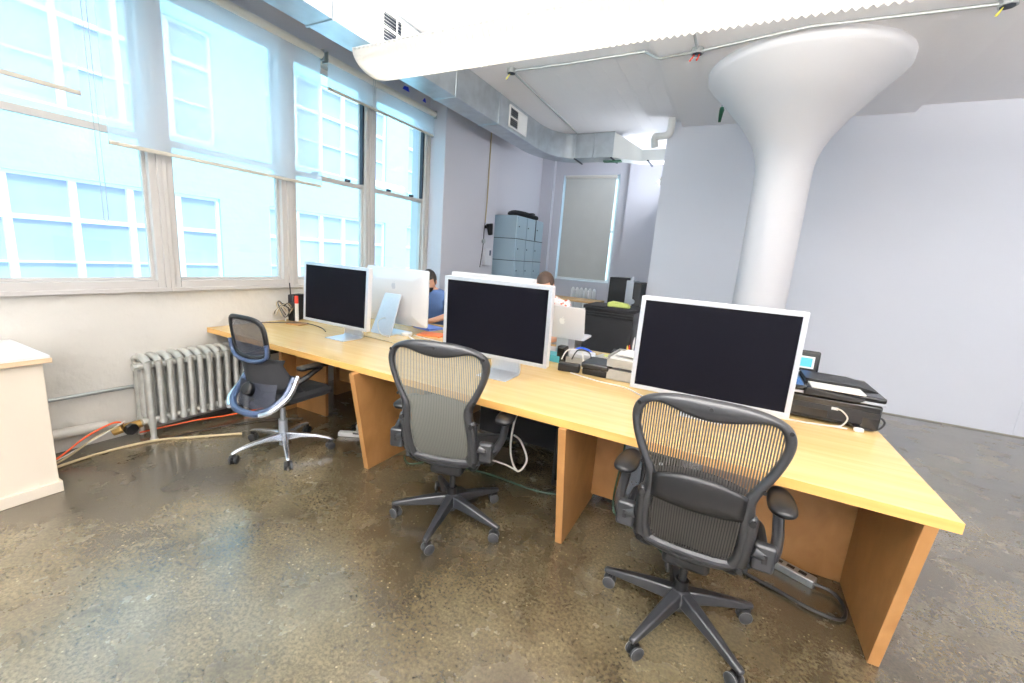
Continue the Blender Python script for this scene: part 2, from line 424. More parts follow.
# far wall with window opening
fw = MB()
fw.box(-4.08, -3.24, 8.2, 8.45, 0, CZ); fw.box(-2.14, -1.1, 8.2, 8.45, 0, CZ)
fw.box(-3.24, -2.14, 8.2, 8.45, 0, 1.13); fw.box(-3.24, -2.14, 8.2, 8.45, 3.12, CZ)
fw.box(-3.68, -3.42, 8.1, 8.2, 0, CZ); fw.box(-1.95, -1.1, 8.08, 8.2, 0, CZ)
struct(fw, 'wall_far', 'pilaster', 'white far wall around the window with the lowered blackout shade')
struct(MB().box(-1.1, XR, 6.4, 6.55, 0, CZ), 'wall_back', 'wall', 'plain white partition wall behind the round column')
struct(MB().box(-1.1, -0.95, 6.55, 8.45, 0, CZ), 'wall_side', 'wall', 'white return wall of the partition')
struct(MB().box(XR, XR + .15, YN, 6.55, 0, CZ), 'wall_right', 'wall', 'white wall on the right of the room')
struct(MB().box(-4.08, XR + .15, YN - .15, YN, 0, CZ), 'wall_front', 'wall', 'white wall behind the camera')
tr = MB()
for xx in (2.92, 3.38): tr.box(xx, xx + .012, 6.392, 6.4, 0, 3.0)
struct(tr, 'trim_2', 'wall', 'thin drywall seams on the partition wall', 'trim')
struct(MB().box(-0.95, XR, 6.385, 6.4, 0, 0.012), 'baseboard_back', mat('grey_caulk', srgb(140, 138, 132), .8), 'thin dark line along the foot of the partition wall', 'baseboard')

# ------------------------------------------------------------------ windows
def window(n, y0, y1, label, dark=False, partial=None):
    t = thing('window_%d' % n, label, 'window', (WX, (y0 + y1) / 2, 1.06), 0, kind='structure')
    h = (y1 - y0) / 2; H = 2.19
    f = MB()
    f.box(-.10, .012, -h, -h + .075, 0, H); f.box(-.10, .012, h - .075, h, 0, H)
    f.box(-.10, .012, -h + .075, h - .075, 0, .07); f.box(-.10, .012, -h + .075, h - .075, H - .10, H)
    f.box(-.10, .028, -h, -h + .03, 0, H); f.box(-.10, .028, h - .03, h, 0, H)
    f.build('window_frame', 'frame', t, bevel=.004)
    MB().box(-.12, .03, -h, h, -.012, .018).build('window_sill', 'frame', t, bevel=.004)
    for nm, za, zb, dx in (('lower_sash', .07, 1.09, -.03), ('upper_sash', 1.05, H - .10, -.065)):
        s = MB(); a = -h + .075; b = h - .075
        s.box(dx - .03, dx, a, a + .022, za, zb); s.box(dx - .03, dx, b - .022, b, za, zb)
        s.box(dx - .03, dx, a + .022, b - .022, za, za + (.022 if nm[0] == 'l' else .04)); s.box(dx - .03, dx + .008, a + .022, b - .022, zb - .045, zb)
        so_ = s.build(nm, 'frame', t, bevel=.002)
        MB().box(dx - .018, dx - .012, a + .015, b - .015, za + .01, zb - .01).build('glass_pane', 'glass', so_, smooth=False)
    if dark:
        d = MB()
        d.box(-.062, -.02, h - .098, h - .076, 1.1, H - .10)
        if dark == 2: d.box(-.062, -.02, -h + .076, -h + .09, 1.1, H - .1)
        d.build('sash_track', 'dark', t)
        for yy in (-.2, .2):
            MB().box(-.03, .0, yy - .03, yy + .03, 1.09, 1.115).build('sash_lock', 'dark', t, bevel=.003)
YW = [4.75, 3.73, 2.72, 1.71, .70, -.31, -1.32, -2.33, -3.34, YN]
wl_ = ['rightmost window of the long band, clear with dark sash tracks', 'third window of the long band, behind the aluminium display', 'second window of the long band, wholly behind the sheer shade', 'leftmost window of the long band, above the cream cabinet'] + ['window of the long band left of the cream cabinet'] * 5
for i in range(9):
    window(i + 1, YW[i + 1], YW[i], wl_[i], dark=(2 if i == 1 else (1 if i == 0 else 0)))
t = thing('window_10', 'far window hidden behind a lowered grey blackout shade', 'window', (-2.69, 8.3, 1.13), 0, kind='structure')
f = MB(); f.box(-.55, -.49, 0, .08, 0, 1.99); f.box(.49, .55, 0, .08, 0, 1.99); f.box(-.49, .49, 0, .08, 0, .06); f.box(-.49, .49, 0, .08, 1.93, 1.99); f.box(-.49, .49, .02, .06, .95, 1.0)
f.build('window_frame', 'fwhite', t, bevel=.004); MB().box(-.49, .49, .035, .041, .06, 1.93).build('glass_pane', 'glass', t, smooth=False)
bs = thing('blackout_shade', 'grey-green blackout roller shade pulled down over the far window', 'roller shade', (-2.69, 8.17, 3.08))
MB().cyl((-.5, 0, 0), (.5, 0, 0), .03).build('roller_tube', 'tube', bs)
MB().box(-.49, .49, -.002, .002, -1.9, .02).build('shade_fabric', 'blackout', bs)
MB().box(-.49, .49, -.008, .008, -1.93, -1.9).build('bottom_bar', 'fwhite', bs, bevel=.003)

# roller shades
def shade(label, y0, y1, zb, cord=None, cord_z=1.54):
    t = thing('roller_shade', label, 'roller shade', (WX + .085, (y0 + y1) / 2, 3.2), 0, 'sheer white roller shades on the window band')
    h = (y1 - y0) / 2
    MB().cyl((0, -h, 0), (0, h, 0), .034, n=20).build('roller_tube', 'tube', t)
    MB().box(-.002, 0, -h + .015, h - .015, zb - 3.2, .0).build('shade_fabric', 'sheer', t, smooth=False)
    MB().box(-.009, .007, -h + .015, h - .015, zb - 3.222, zb - 3.196).build('bottom_bar', 'bar', t, bevel=.004)
    for s in (-1, 1): MB().box(-.05, .03, s * h - .006, s * h + .006, -.05, .045).build('bracket', 'emt', t, bevel=.002)
    if cord is not None:
        c = MB()
        for dy in (-.012, .012): c.cyl((.035, cord + dy - (y0 + y1) / 2, .03), (.035, cord + dy - (y0 + y1) / 2, cord_z - 3.2), .0022, n=6)
        c.tube(smooth_path([(.035, cord - .012 - (y0 + y1) / 2, cord_z - 3.2), (.035, cord - (y0 + y1) / 2, cord_z - 3.215), (.035, cord + .012 - (y0 + y1) / 2, cord_z - 3.2)], 4), .0022, 6)
        c.build('pull_cord', 'emt', t)
shade('sheer roller shade stopping half way, leftmost over the window band', -.35, 1.305, 2.29, 1.335, 1.54)
shade('longest sheer roller shade, reaching below the meeting rails of two windows', 1.385, 3.035, 2.04)
shade('nearly raised sheer roller shade on the right end of the window band', 3.085, 4.735, 2.95, 3.66, 1.5)
for (y, z, w_, h_) in ((4.28, 3.36, .12, .05), (4.62, 3.345, .07, .05)):
    mono(MB().prism([(-w_ / 2, -h_ / 2), (w_ / 2, -h_ / 2), (w_ / 2 - .02, h_ / 2), (-w_ / 2 + .03, h_ / 2 - .01)], 'x', 0, .003), 'tape_patch', 'tape', 'strip of blue tape stuck above the windows, ' + ('larger left one' if w_ > .1 else 'smaller right one'), 'tape', 'blue tape patches above the windows', (WX + .001, y, z))

# ------------------------------------------------------------------ building across the yard
struct(MB().box(-14, -4.1, -20, 30, -6.2, -6), 'ground', 'ground', 'grey yard floor below the windows', 'ground')
b = thing('building', 'pale blue painted building with white sash windows seen through the windows', 'building', (-9.5, 5, -6))
FW = []
def rows_for(ys):
    for i in range(len(ys) - 1): FW.append((ys[i], ys[i + 1]))
rows_for([-3.6, -2.86, -2.12, -1.38]); rows_for([.12, .86, 1.6, 2.34, 3.09, 3.83, 4.56, 5.28]); rows_for([6.32, 7.07, 7.75, 8.45, 9.2, 9.95]); rows_for([10.9, 11.65, 12.4, 13.1]); rows_for([14.4, 15.1, 15.8])
ZR = [(-2.9, -.9), (.2, 2.2), (3.2, 5.2), (6.2, 8.2)]
# wall with openings as boxes
wb = MB(); groups = [(-3.6, -1.38), (.12, 5.28), (6.32, 9.95), (10.9, 13.1), (14.4, 15.8)]
zs = [-6] + [q for zr in ZR for q in zr] + [9.5]
for i in range(0, len(zs), 2): wb.box(-.4, 0, -22, 25, zs[i] + 6, zs[i + 1] + 6)
for (za, zb) in ZR:
    edges = [-17] + [q for g in groups for q in g] + [30]
    for i in range(0, len(edges), 2): wb.box(-.4, 0, edges[i] - 5, edges[i + 1] - 5, za + 6, zb + 6)
for (za, zb) in ZR:
    for g in groups: wb.box(0, .05, g[0] - 5 - .05, g[1] - 5 + .05, za + 6 - .1, za + 6)
wb.build('brick_wall', 'facade', b)
for (ya, yb) in FW:
    for (za, zb) in ZR:
        if za < -2: continue
        f = MB(); A = ya - 5; B = yb - 5; Z0 = za + 6; Z1 = zb + 6; s_ = .045
        f.box(-.16, -.06, A, A + s_, Z0, Z1); f.box(-.16, -.06, B - s_, B, Z0, Z1)
        f.box(-.16, -.06, A + s_, B - s_, Z0, Z0 + .05); f.box(-.16, -.06, A + s_, B - s_, Z1 - .05, Z1)
        for hz in (.68, 1.35): f.box(-.15, -.07, A + s_, B - s_, Z0 + hz - (.035 if hz > 1 else .014), Z0 + hz + (.035 if hz > 1 else .014))
        fo = f.build('sash_window', 'fwhite', b)
        MB().box(-.14, -.13, A + s_, B - s_, Z0 + .05, Z1 - .05).build('pane', 'fpane', fo, smooth=False)

# ------------------------------------------------------------------ ceiling services
duct = thing('air_duct', 'galvanised rectangular air duct turning the corner under the ceiling', 'air duct', (0, 0, 0))
X0, X1, ZB = -3.12, -2.84, 3.07
cuts = [YN + .01, -1.9, .1, 1.42, 2.42, 3.95, 4.85, 6.05]
for i in range(len(cuts) - 1):
    zb = ZB if i < 6 else ZB - .0
    MB().box(X0, X1, cuts[i] + .002, cuts[i + 1] - .002, zb, CZ - .004).build('duct_section', 'duct', duct, bevel=.004)
    if i: 
        g = MB(); y = cuts[i]
        g.box(X0 - .008, X1 + .008, y - .008, y + .008, zb - .008, CZ - .004); g.build('seam_flange', 'duct', duct, bevel=.002)
# elbow
el = MB(); n = 12; cx, cy = X1 + .34, 6.05
pts_in = []; pts_out = []
for k in range(n + 1):
    a = PI - (PI / 2) * k / n
    pts_in.append((cx + .34 * math.cos(a), cy + .6 * math.sin(a))); pts_out.append((cx + .62 * math.cos(a), cy + .90 * math.sin(a)))
zlow = 3.06
for k in range(n):
    za = ZB + (zlow - ZB) * k / n; zc = ZB + (zlow - ZB) * (k + 1) / n
    (ax, ay), (bx, by), (ox, oy), (px_, py_) = pts_in[k], pts_in[k + 1], pts_out[k], pts_out[k + 1]
    el.add([(ax, ay, za), (bx, by, zc), (px_, py_, zc), (ox, oy, za), (ax, ay, CZ - .004), (bx, by, CZ - .004), (px_, py_, CZ - .004), (ox, oy, CZ - .004)],
           [(0, 1, 5, 4), (2, 3, 7, 6), (0, 3, 2, 1), (4, 5, 6, 7)] + ([(0, 4, 7, 3)] if k == 0 else []) + ([(1, 2, 6, 5)] if k == n - 1 else []))
elb = el.build('elbow', 'duct', duct)
MB().box(cx, -2.20, 6.65, 6.95, zlow, CZ - .004).build('duct_section', 'duct', duct, bevel=.004)
MB().box(-2.196, -1.90, 6.65, 6.95, zlow, CZ - .004).build('duct_section', 'duct', duct, bevel=.004)
for xx in (cx, -1.90): MB().box(xx - .008, xx + .008, 6.642, 6.958, zlow - .008, CZ - .004).build('seam_flange', 'duct', duct, bevel=.002)
# creased transition piece
A = [(-1.90, 6.65, zlow), (-1.90, 6.65, 3.416), (-1.90, 6.95, 3.416), (-1.90, 6.95, zlow)]
B = [(-1.48, 6.70, 3.0), (-1.48, 6.70, 3.16), (-1.48, 6.92, 3.16), (-1.48, 6.92, 3.0)]
MB().add(A + B, [(0, 4, 1), (4, 5, 1), (1, 5, 2), (5, 6, 2), (2, 6, 3), (6, 7, 3), (3, 7, 0), (7, 4, 0), (3, 2, 1, 0), (4, 5, 6, 7)]).build('transition', 'ductlight', duct, smooth=False)
MB().box(-1.48, -1.105, 6.70, 6.92, 3.0, 3.16).build('duct_section', 'ductlight', duct, bevel=.004)
for xx in (-2.47, -1.9, -1.36): MB().box(xx - .012, xx + .012, 6.60, 6.98, zlow - (.02 if xx < -1.5 else .08), zlow - (.008 if xx < -1.5 else .065)).build('strap', 'dark', duct)
mono(MB().box(-2.05, -1.78, 6.72, 6.80, 3.015, 3.035), 'dark_strip', 'green', 'short dark strip under the galvanised duct by the far window', 'strip')
def grille(y0, y1, z0, z1):
    f = MB(); x = X1 + .001; ym = y0 + (y1 - y0) * .5; b_ = .022
    f.box(x, x + .018, y0, y0 + b_, z0, z1); f.box(x, x + .018, y1 - b_, y1, z0, z1); f.box(x, x + .018, y0 + b_, y1 - b_, z0, z0 + b_); f.box(x, x + .018, y0 + b_, y1 - b_, z1 - b_, z1)
    f.box(x, x + .015, ym - .008, y1 - b_, z0 + b_, z1 - b_); zm = (z0 + z1) / 2
    f.box(x, x + .016, y0 + b_, ym, zm - .008, zm + .008)
    o = f.build('air_grille', 'white', duct, bevel=.003)
    MB().box(x, x + .002, y0 + b_, ym, z0 + b_, z1 - b_).build('grille_opening', 'dark', o)
    lv = MB()
    k = 9
    for i in range(k):
        z = z0 + b_ + (z1 - z0 - 2 * b_) * (i + .5) / k
        lv.add([(x + .003, y0 + b_, z + .004), (x + .014, y0 + b_, z - .006), (x + .014, ym, z - .006), (x + .003, ym, z + .004)], [(0, 1, 2, 3)])
    lv.build('louvre', 'emt', o, solid=.002)
grille(2.88, 3.38, 3.12, 3.385); grille(5.1, 5.6, 3.11, 3.37)

cd = thing('conduit_run', 'thin galvanised conduit run with open junction boxes on the ceiling', 'conduit', (0, 0, 0))
MB().tube(smooth_path([(-2.40, 4.31, CZ - .02), (-1.8, 4.32, CZ - .02), (-1.1, 4.30, CZ - .02), (-1.02, 4.30, CZ - .03), (-.9, 4.29, 3.325), (-.8, 4.28, 3.325), (-.58, 4.26, 3.325)], 5), .012, 8).build('pipe', 'emt', cd)
MB().tube([(-.58, 4.26, 3.325), (.2, 4.10, 3.325), (1.25, 4.16, 3.325)], .012, 8).build('pipe', 'emt', cd)
MB().tube([(-2.40, 4.31, CZ - .02), (-2.45, 6.55, CZ - .02)], .012, 8).build('pipe', 'emt', cd)
MB().tube([(-.58, 4.26, 3.33), (-.58, 3.9, 3.33)], .011, 8).build('pipe', 'emt', cd)
for (x, y, z) in ((-2.40, 4.31, CZ), (-.58, 4.26, 3.35), (1.28, 4.16, 3.35)):
    jb = MB().cyl((x, y, z), (x, y, z - .045), .052, n=8).build('junction_box', 'emt', cd, bevel=.003)
    MB().cyl((x, y, z - .045), (x, y, z - .047), .04, n=8).build('box_opening', 'dark', jb)
    for k, mm in enumerate(('red', 'red') if x > -1 and x < 0 else (('yellow',) if x > 0 else ('yellow',))):
        MB().tube([(x - .02 + .04 * k, y, z - .045), (x - .035 + .05 * k, y - .01, z - .075), (x - .05 + .055 * k, y - .02, z - .1)], [.003, .006, .008], 6).build('wire_cap', mm, jb)
cable([(-2.63, 4.1, 3.38), (-1.9, 3.95, 3.385), (-1.5, 3.85, 3.40), (-1.1, 3.8, CZ - .006), (-.7, 3.76, CZ - .006)], .006, 'white', 'thin white cord sagging along the ceiling beside the light fixture', 'cord', 'cord')

dp = MB().tube(smooth_path([(-1.04, 6.25, CZ), (-1.04, 6.25, 3.3), (-1.06, 6.25, 3.23), (-1.12, 6.25, 3.205), (-1.2, 6.25, 3.205), (-1.235, 6.26, 3.19), (-1.225, 6.30, 3.08)], 5), .048, 16)
mono(dp, 'drain_pipe', 'white', 'white S-shaped pipe elbow below the ceiling by the partition', 'pipe')

def hook(x, y, z, s, label):
    h = thing('ceiling_hook', label, 'hook', (x, y, z), 0, 'small green hooks on the ceiling')
    MB().tube([(0, 0, 0), (0, 0, -.05 * s)], .006, 8).build('eye', 'emt', h)
    MB().tube([(0, 0, -.045 * s), (.004, 0, -.07 * s), (0, 0, -.1 * s), (-.002, 0, -.17 * s)], [.016 * s, .022 * s, .018 * s, .012 * s], 8).build('valve_body', 'green', h)
hook(-.42, 5.6, 3.35, 1.2, 'dark green valve hanging from the ceiling left of the column')
hook(-.95, 2.35, 3.42, .5, 'tiny green hook on the ceiling above the corrugated light')

# hanging corrugated light: half-round translucent corrugated trough with lamps inside
def trough(x0, x1, yc, label, up=1.0, down=1.0):
    t = thing('hanging_light', label, 'ceiling light', (x0, yc, 2.93), 0, 'long corrugated hanging lights')
    Lx = x1 - x0; pitch = .042; nrib = int(Lx / pitch); P = []
    for i in range(nrib * 4 + 1):
        x = i * pitch / 4; rr = .20 + .013 * math.cos(2 * PI * i / 4)
        P.append([(x, rr * math.cos(a), rr * .62 * math.sin(a)) for a in [PI + PI * k / 18 for k in range(19)]])
    MB().grid(P).build('corrugated_shade', 'troughw', t, solid=.002)
    e = [(.0, .19 * math.cos(a), .19 * .62 * math.sin(a)) for a in [PI + PI * k / 16 for k in range(17)]]
    MB().prism([(p[1], p[2]) for p in e], 'x', .004, .008).build('end_plate', 'troughw', t)
    r = MB()
    for s in (-.2, .2): r.cyl((0, s, 0), (Lx, s, 0), .006, n=8)
    r.build('rim_wire', 'white', t)
    x = .24
    while x < Lx:
        MB().cyl((x, 0, 0), (x, 0, CZ - 2.93), .004, n=6).build('hanger', 'white', t)
        MB().box(x - .02, x + .02, -.2, .2, -.004, .012).build('cross_bar', 'white', t, bevel=.003)
        x += 1.4
    for k in range(int(Lx / 1.3)):
        bb = MB().box(.05 + k * 1.3, 1.3 + k * 1.3, -.05, .05, -.05, -.02).build('lamp_housing', 'white', t, bevel=.004)
    a1 = area('lamp', (x0 + Lx / 2, yc, 2.965), Lx - .1, .16, up * 30 * Lx / 5, LC, down=False)
    a2 = area('lamp', (x0 + Lx / 2, yc, 2.87), Lx - .1, .2, down * 62 * Lx / 5, LC, down=True)
    return t
trough(-2.78, 2.6, 2.75, 'long white corrugated hanging light running under the ceiling above the desk')
trough(-2.85, 4.4, -.6, 'added long corrugated fill light, unseen behind the camera', 11, .25)  # added out of view to brighten the whole room
trough(2.9, 5.05, 4.4, 'added short corrugated fill light, out of frame at the right wall', 2.4, .5)  # added out of frame to lift the ceiling and wall at the right
trough(-2.85, 4.4, -2.9, 'added long corrugated fill light, unseen near the front wall', 11, .3)  # second added fill light behind the view

wlf = thing('fill_light', 'added fluorescent fill light on the hidden side of the partition return', 'fill light', (-1.1, 7.1, 2.7))  # added unseen fixture that brightens the lockers and far walls
MB().box(-.05, 0, -.54, .54, -.05, .05).build('lamp_housing', 'white', wlf, bevel=.01)
MB().tube([(-.07, -.5, 0), (-.07, .5, 0)], .018, 12).build('fill_tube', mat('fill_tube_glow', (1, 1, 1, 1), .5, emit=((.9, .95, 1, 1), 3.0)), wlf)
area('lamp', (-1.2, 7.1, 2.72), .15, 1.1, 8, (.88, .93, 1.0), rot=(0, PI / 2 + .6, 0))  # emitter of the added fill fixture

# ------------------------------------------------------------------ column
prof = [(.235, 0), (.235, 2.38), (.238, 2.5), (.250, 2.58), (.285, 2.68), (.34, 2.78), (.44, 2.92), (.58, 3.08), (.69, 3.20), (.755, 3.262), (.775, 3.29), (.78, 3.35)]
mono(MB().lathe(prof, (.25, 4.95, 0), 72), 'column', 'column', 'thick round white concrete column with flared mushroom capital', 'column')

# ------------------------------------------------------------------ wall services on the pier
pc = thing('wall_conduit', 'thin vertical cable and conduit on the white pier', 'conduit', (-3.54, 5.8, 0))
MB().tube([(.012, .05, 3.35), (.012, .04, 2.3), (.012, .02, 1.98)], .009, 8).build('pipe', 'cableb', pc)
MB().tube(smooth_path([(.012, .02, 1.98), (.02, -.01, 1.85), (.014, 0, 1.7), (.016, -.03, 1.5), (.012, -.06, 1.3)], 5), .006, 6).build('cable', 'cablek', pc)
MB().cyl((.0, 0, 1.7), (.03, 0, 1.7), .035).build('junction_box', 'emt', pc)
mp_ = thing('wall_speaker', 'small black camera-like device fixed to the white pier', 'device', (-3.54, 5.86, 1.92))
MB().tube([(.0, 0, 0), (.05, 0, .01), (.08, .0, -.02)], [.03, .02, .03], 10).build('bracket', 'black', mp_)
MB().cyl((.08, -.02, .05), (.09, .01, -.12), .055, .035).build('body', 'black', mp_, bevel=.01)
tb = thing('thermostat_box', 'small white wall box with a blue window on the pier', 'wall box', (-3.54, 5.92, 1.47))
MB().box(0, .05, -.09, .08, -.13, .13).build('case', 'battery', tb, bevel=.006)
MB().box(.05, .053, .02, .065, .02, .1).build('display', 'bluegrey', tb)

# ------------------------------------------------------------------ radiator and pipes
rd = thing('radiator', 'silver cast iron column radiator under the left window', 'radiator', (-3.66, 1.405, 0))
for i in range(11):
    y = .03 + i * .067
    s_ = MB()
    for xo in (-.085, 0, .085):
        s_.tube([(xo, y, .115), (xo, y, .16), (xo, y, .54), (xo, y, .58)], [.026, .021, .021, .026], 10, flat=None)
    s_.tube(smooth_path([(-.085, y, .57), (-.05, y, .595), (0, y, .602), (.05, y, .595), (.085, y, .57)], 3), .026, 10)
    s_.tube(smooth_path([(-.085, y, .13), (0, y, .112), (.085, y, .13)], 3), .026, 10)
    if i in (0, 10):
        for xo in (-.085, .085): s_.tube([(xo, y, .12), (xo, y, .02), (xo, y, 0)], [.022, .018, .026], 10)
    s_.box(-.085, .085, y - .007, y + .007, .12, .58)
    s_.build('section', 'cast', rd)
for z in (.55, .14): MB().cyl((0.055, -.02, z), (0.055, .73, z), .024, n=14).build('connecting_pipe', 'cast', rd)
MB().cyl((.055, -.045, .55), (.055, -.01, .55), .028, .02, n=6).build('plug', 'cast', rd)
v_ = MB(); v_.cyl((.02, -.01, .12), (.02, -.12, .12), .03, .026, 10); v_.cyl((.02, -.12, .12), (.0, -.17, .10), .036, .03, 8); vo = v_.build('valve', 'brass', rd, bevel=.004)
MB().cyl((.05, -.09, .115), (.085, -.09, .113), .042, .042, 8).build('hand_wheel', 'black', vo, bevel=.006)
mono(MB().tube([(WX + .03, .55, .385), (WX + .03, 1.36, .368), (WX + .03, 2.4, .35)], .013, 10), 'wall_pipe', 'emt', 'thin galvanised conduit along the wall behind the radiator', 'pipe')
mono(MB().tube([(WX + .05, .9, .15), (WX + .05, 1.24, .13)], .034, 14), 'heating_pipe', 'pipe', 'thick painted heating pipe low on the wall beside the cabinet', 'pipe')
cable([(WX + .3, .78, .02), (WX + .2, .95, .05), (WX + .15, 1.1, .12), (-3.66, 1.24, .165), (-3.655, 1.30, .15)], .006, 'orange', 'orange cable running from the cabinet to the radiator valve')
cable([(WX + .3, .74, .012), (-3.6, .95, .02), (-3.62, 1.12, .1), (-3.6, 1.25, .155)], .007, 'cableb', 'beige cable rising from the floor to the radiator valve')
cable([(WX + .28, .76, .012), (-3.63, 1.0, .04), (-3.6, 1.15, .115), (-3.63, 1.3, .17)], .005, 'cablew', 'white cable rising beside the orange cable at the radiator')
cable([(WX + .3, .72, .01), (-3.57, 1.08, .01), (-3.53, 1.4, .01), (-3.36, 1.62, .01), (-3.18, 1.83, .01)], .009, 'cableb', 'long beige cord on the floor in front of the radiator', 'cord', 'floor_cord')
cable([(-3.7, 1.4, .03), (-3.6, 1.7, .05), (-3.55, 2.0, .03), (-3.5, 2.4, .02)], .006, 'orange', 'orange cable lying under the radiator')
cable([(-3.5, 1.45, .008), (-3.45, 1.75, .008), (-3.3, 2.1, .008), (-3.1, 2.3, .008)], .005, 'cablek', 'black cable on the floor below the radiator')

# ------------------------------------------------------------------ cream cabinet at left
cb = thing('storage_cabinet', 'cream laminate cabinet with white top at the left edge', 'cabinet', (-3.5, .3, 0))
MB().box(-.27, .28, -1.2, .535, .06, .76).build('carcass', 'cabinet', cb, bevel=.003)
MB().box(-.27, .295, -1.2, .545, 0, .065).build('plinth', 'cabinet', cb, bevel=.003)
MB().box(-.27, .305, -1.22, .56, .782, .797).build('top', 'cabtop', cb, bevel=.002)
MB().box(-.27, .31, -1.225, .565, .757, .782).build('top_edge', 'cabedge', cb, bevel=.002)

# ------------------------------------------------------------------ the long desk
dk = thing('work_desk', 'very long maple double desk on slanted board legs', 'desk', (0, 0, 0))
MB().prism([(-3.775, 1.945), (.803, 1.85), (.785, 3.6), (-3.775, 3.6)], 'z', .703, .745).build('tabletop', 'desk', dk, bevel=.002)
MB().prism([(-3.785, 1.9435), (.8045, 1.8485), (.8045, 1.85), (-3.785, 1.945)], 'z', .7035, .7435).build('edge_band', 'deskedge', dk)
for x in (-3.42, -2.06, -.645, .712):
    for mir in (False, True):
        yy = [(1.858, .703), (1.99, 0), (2.56, 0), (2.56, .703)]
        if mir: yy = [(5.45 - a, z) for a, z in yy]
        if x == -3.42 and not mir: yy = [(2.3, .703), (2.35, 0), (2.56, 0), (2.56, .703)]
        MB().prism(yy, 'x', x, x + .04).build('leg_panel', 'panel', dk, bevel=.002)
MB().box(-.605, -.44, 2.5, 2.53, .05, .703).build('brace_panel', 'panel', dk, bevel=.002)
MB().box(.0, .712, 2.5, 2.53, .0, .703).build('modesty_panel', 'panel', dk, bevel=.002)
MB().box(-3.38, -3.0, 2.45, 2.48, .0, .703).build('brace_panel', 'panel', dk, bevel=.002)
MB().box(-3.0, -2.06, 2.6, 2.62, .3, .703).build('modesty_panel', 'panel', dk, bevel=.002)

# ------------------------------------------------------------------ displays
def rrect(w, h, r, n=5):
    out = []
    for cx_, cy_, a0 in ((w / 2 - r, h / 2 - r, 0), (-w / 2 + r, h / 2 - r, PI / 2), (-w / 2 + r, -h / 2 + r, PI), (w / 2 - r, -h / 2 + r, 3 * PI / 2)):
        for k in range(n + 1):
            a = a0 + PI / 2 * k / n; out.append((cx_ + r * math.cos(a), cy_ + r * math.sin(a)))
    return out
APPLE = [(0, -.46), (.14, -.5), (.28, -.44), (.4, -.25), (.44, -.1), (.36, .0), (.31, .13), (.36, .27), (.43, .34), (.3, .45), (.14, .46), (0, .41), (-.14, .46), (-.3, .44), (-.43, .3), (-.46, .08), (-.42, -.15), (-.3, -.4), (-.16, -.5)]
LEAF = [(.0, .5), (.02, .62), (.1, .72), (.2, .76), (.19, .64), (.11, .54)]
def apple(name, m, parent, M, s):
    mb = MB()
    for out in (APPLE, LEAF):
        q = [M @ Vector((x * s, y * s, 0)) for x, y in out]; q2 = [M @ Vector((x * s, y * s, .0008)) for x, y in out]
        n = len(out); mb.add(q + q2, [tuple(range(n)), tuple(range(2 * n - 1, n - 1, -1))] + [(i, (i + 1) % n, n + (i + 1) % n, n + i) for i in range(n)])
    return mb.build(name, m, parent, smooth=False)

def cinema_display(label, x, y, rz, W=.735, H=.478, zb=.865, tilt=.04):
    """front faces local -y; origin on the desk"""
    t = thing('computer_monitor', label, 'monitor', (x, y, .745), rz, 'wide aluminium framed monitors')
    T = Matrix.Translation((0, 0, zb - .745)) @ Matrix.Rotation(-tilt, 4, 'X')
    out = rrect(W, H, .012)
    def plate(name, m, o2, y0, y1, bev=0, par=t):
        mb = MB().prism([(a, b + H / 2) for a, b in o2], 'y', y0, y1)
        mb.v = [tuple(T @ Vector(v)) for v in mb.v]
        return mb.build(name, m, par, bevel=bev)
    hs = plate('housing', 'aluw', out, 0, .036, .003)
    # bezel as a raised frame
    bz = MB(); b_ = .024
    bz.box(-W / 2 + .001, W / 2 - .001, -.006, 0, .002, b_); bz.box(-W / 2 + .001, W / 2 - .001, -.006, 0, H - b_, H - .002)
    bz.box(-W / 2 + .001, -W / 2 + b_, -.006, 0, b_, H - b_); bz.box(W / 2 - b_, W / 2 - .001, -.006, 0, b_, H - b_)
    bz.v = [tuple(T @ Vector(v)) for v in bz.v]; bz.build('bezel', 'alu', t, bevel=.0015)
    sb = MB().box(-W / 2 + b_, W / 2 - b_, -.003, -.0005, b_, H - b_); sb.v = [tuple(T @ Vector(v)) for v in sb.v]; sb.build('screen', 'screen', t, smooth=False)
    st = MB(); prof = [(.0, 0), (.18, 0), (.205, .012), (.21, .04), (.17, .18), (.055, .28), (.042, .28), (.155, .17), (.192, .04), (.188, .018), (.175, .009), (.0, .006)]
    st.prism([(a, b) for a, b in prof], 'x', -.105, .105)
    st.build('stand', 'alu', t, bevel=.002)
    return t
m1 = cinema_display('wide monitor with dark screen, farthest left of the row, by the window', -2.75, 2.33, -.03, zb=.862)
m2 = cinema_display('wide monitor with dark screen, middle one of the row', -1.25, 2.235, -.0, zb=.878, tilt=-.02)
m3 = cinema_display('wide monitor with dark screen, rightmost and nearest, before the printer', -.045, 2.32, 0, W=.75, H=.505, zb=.848)
m4 = cinema_display('monitor turned away, its top showing just behind the middle monitor', -1.62, 2.86, PI, W=.72, H=.47, zb=.885)

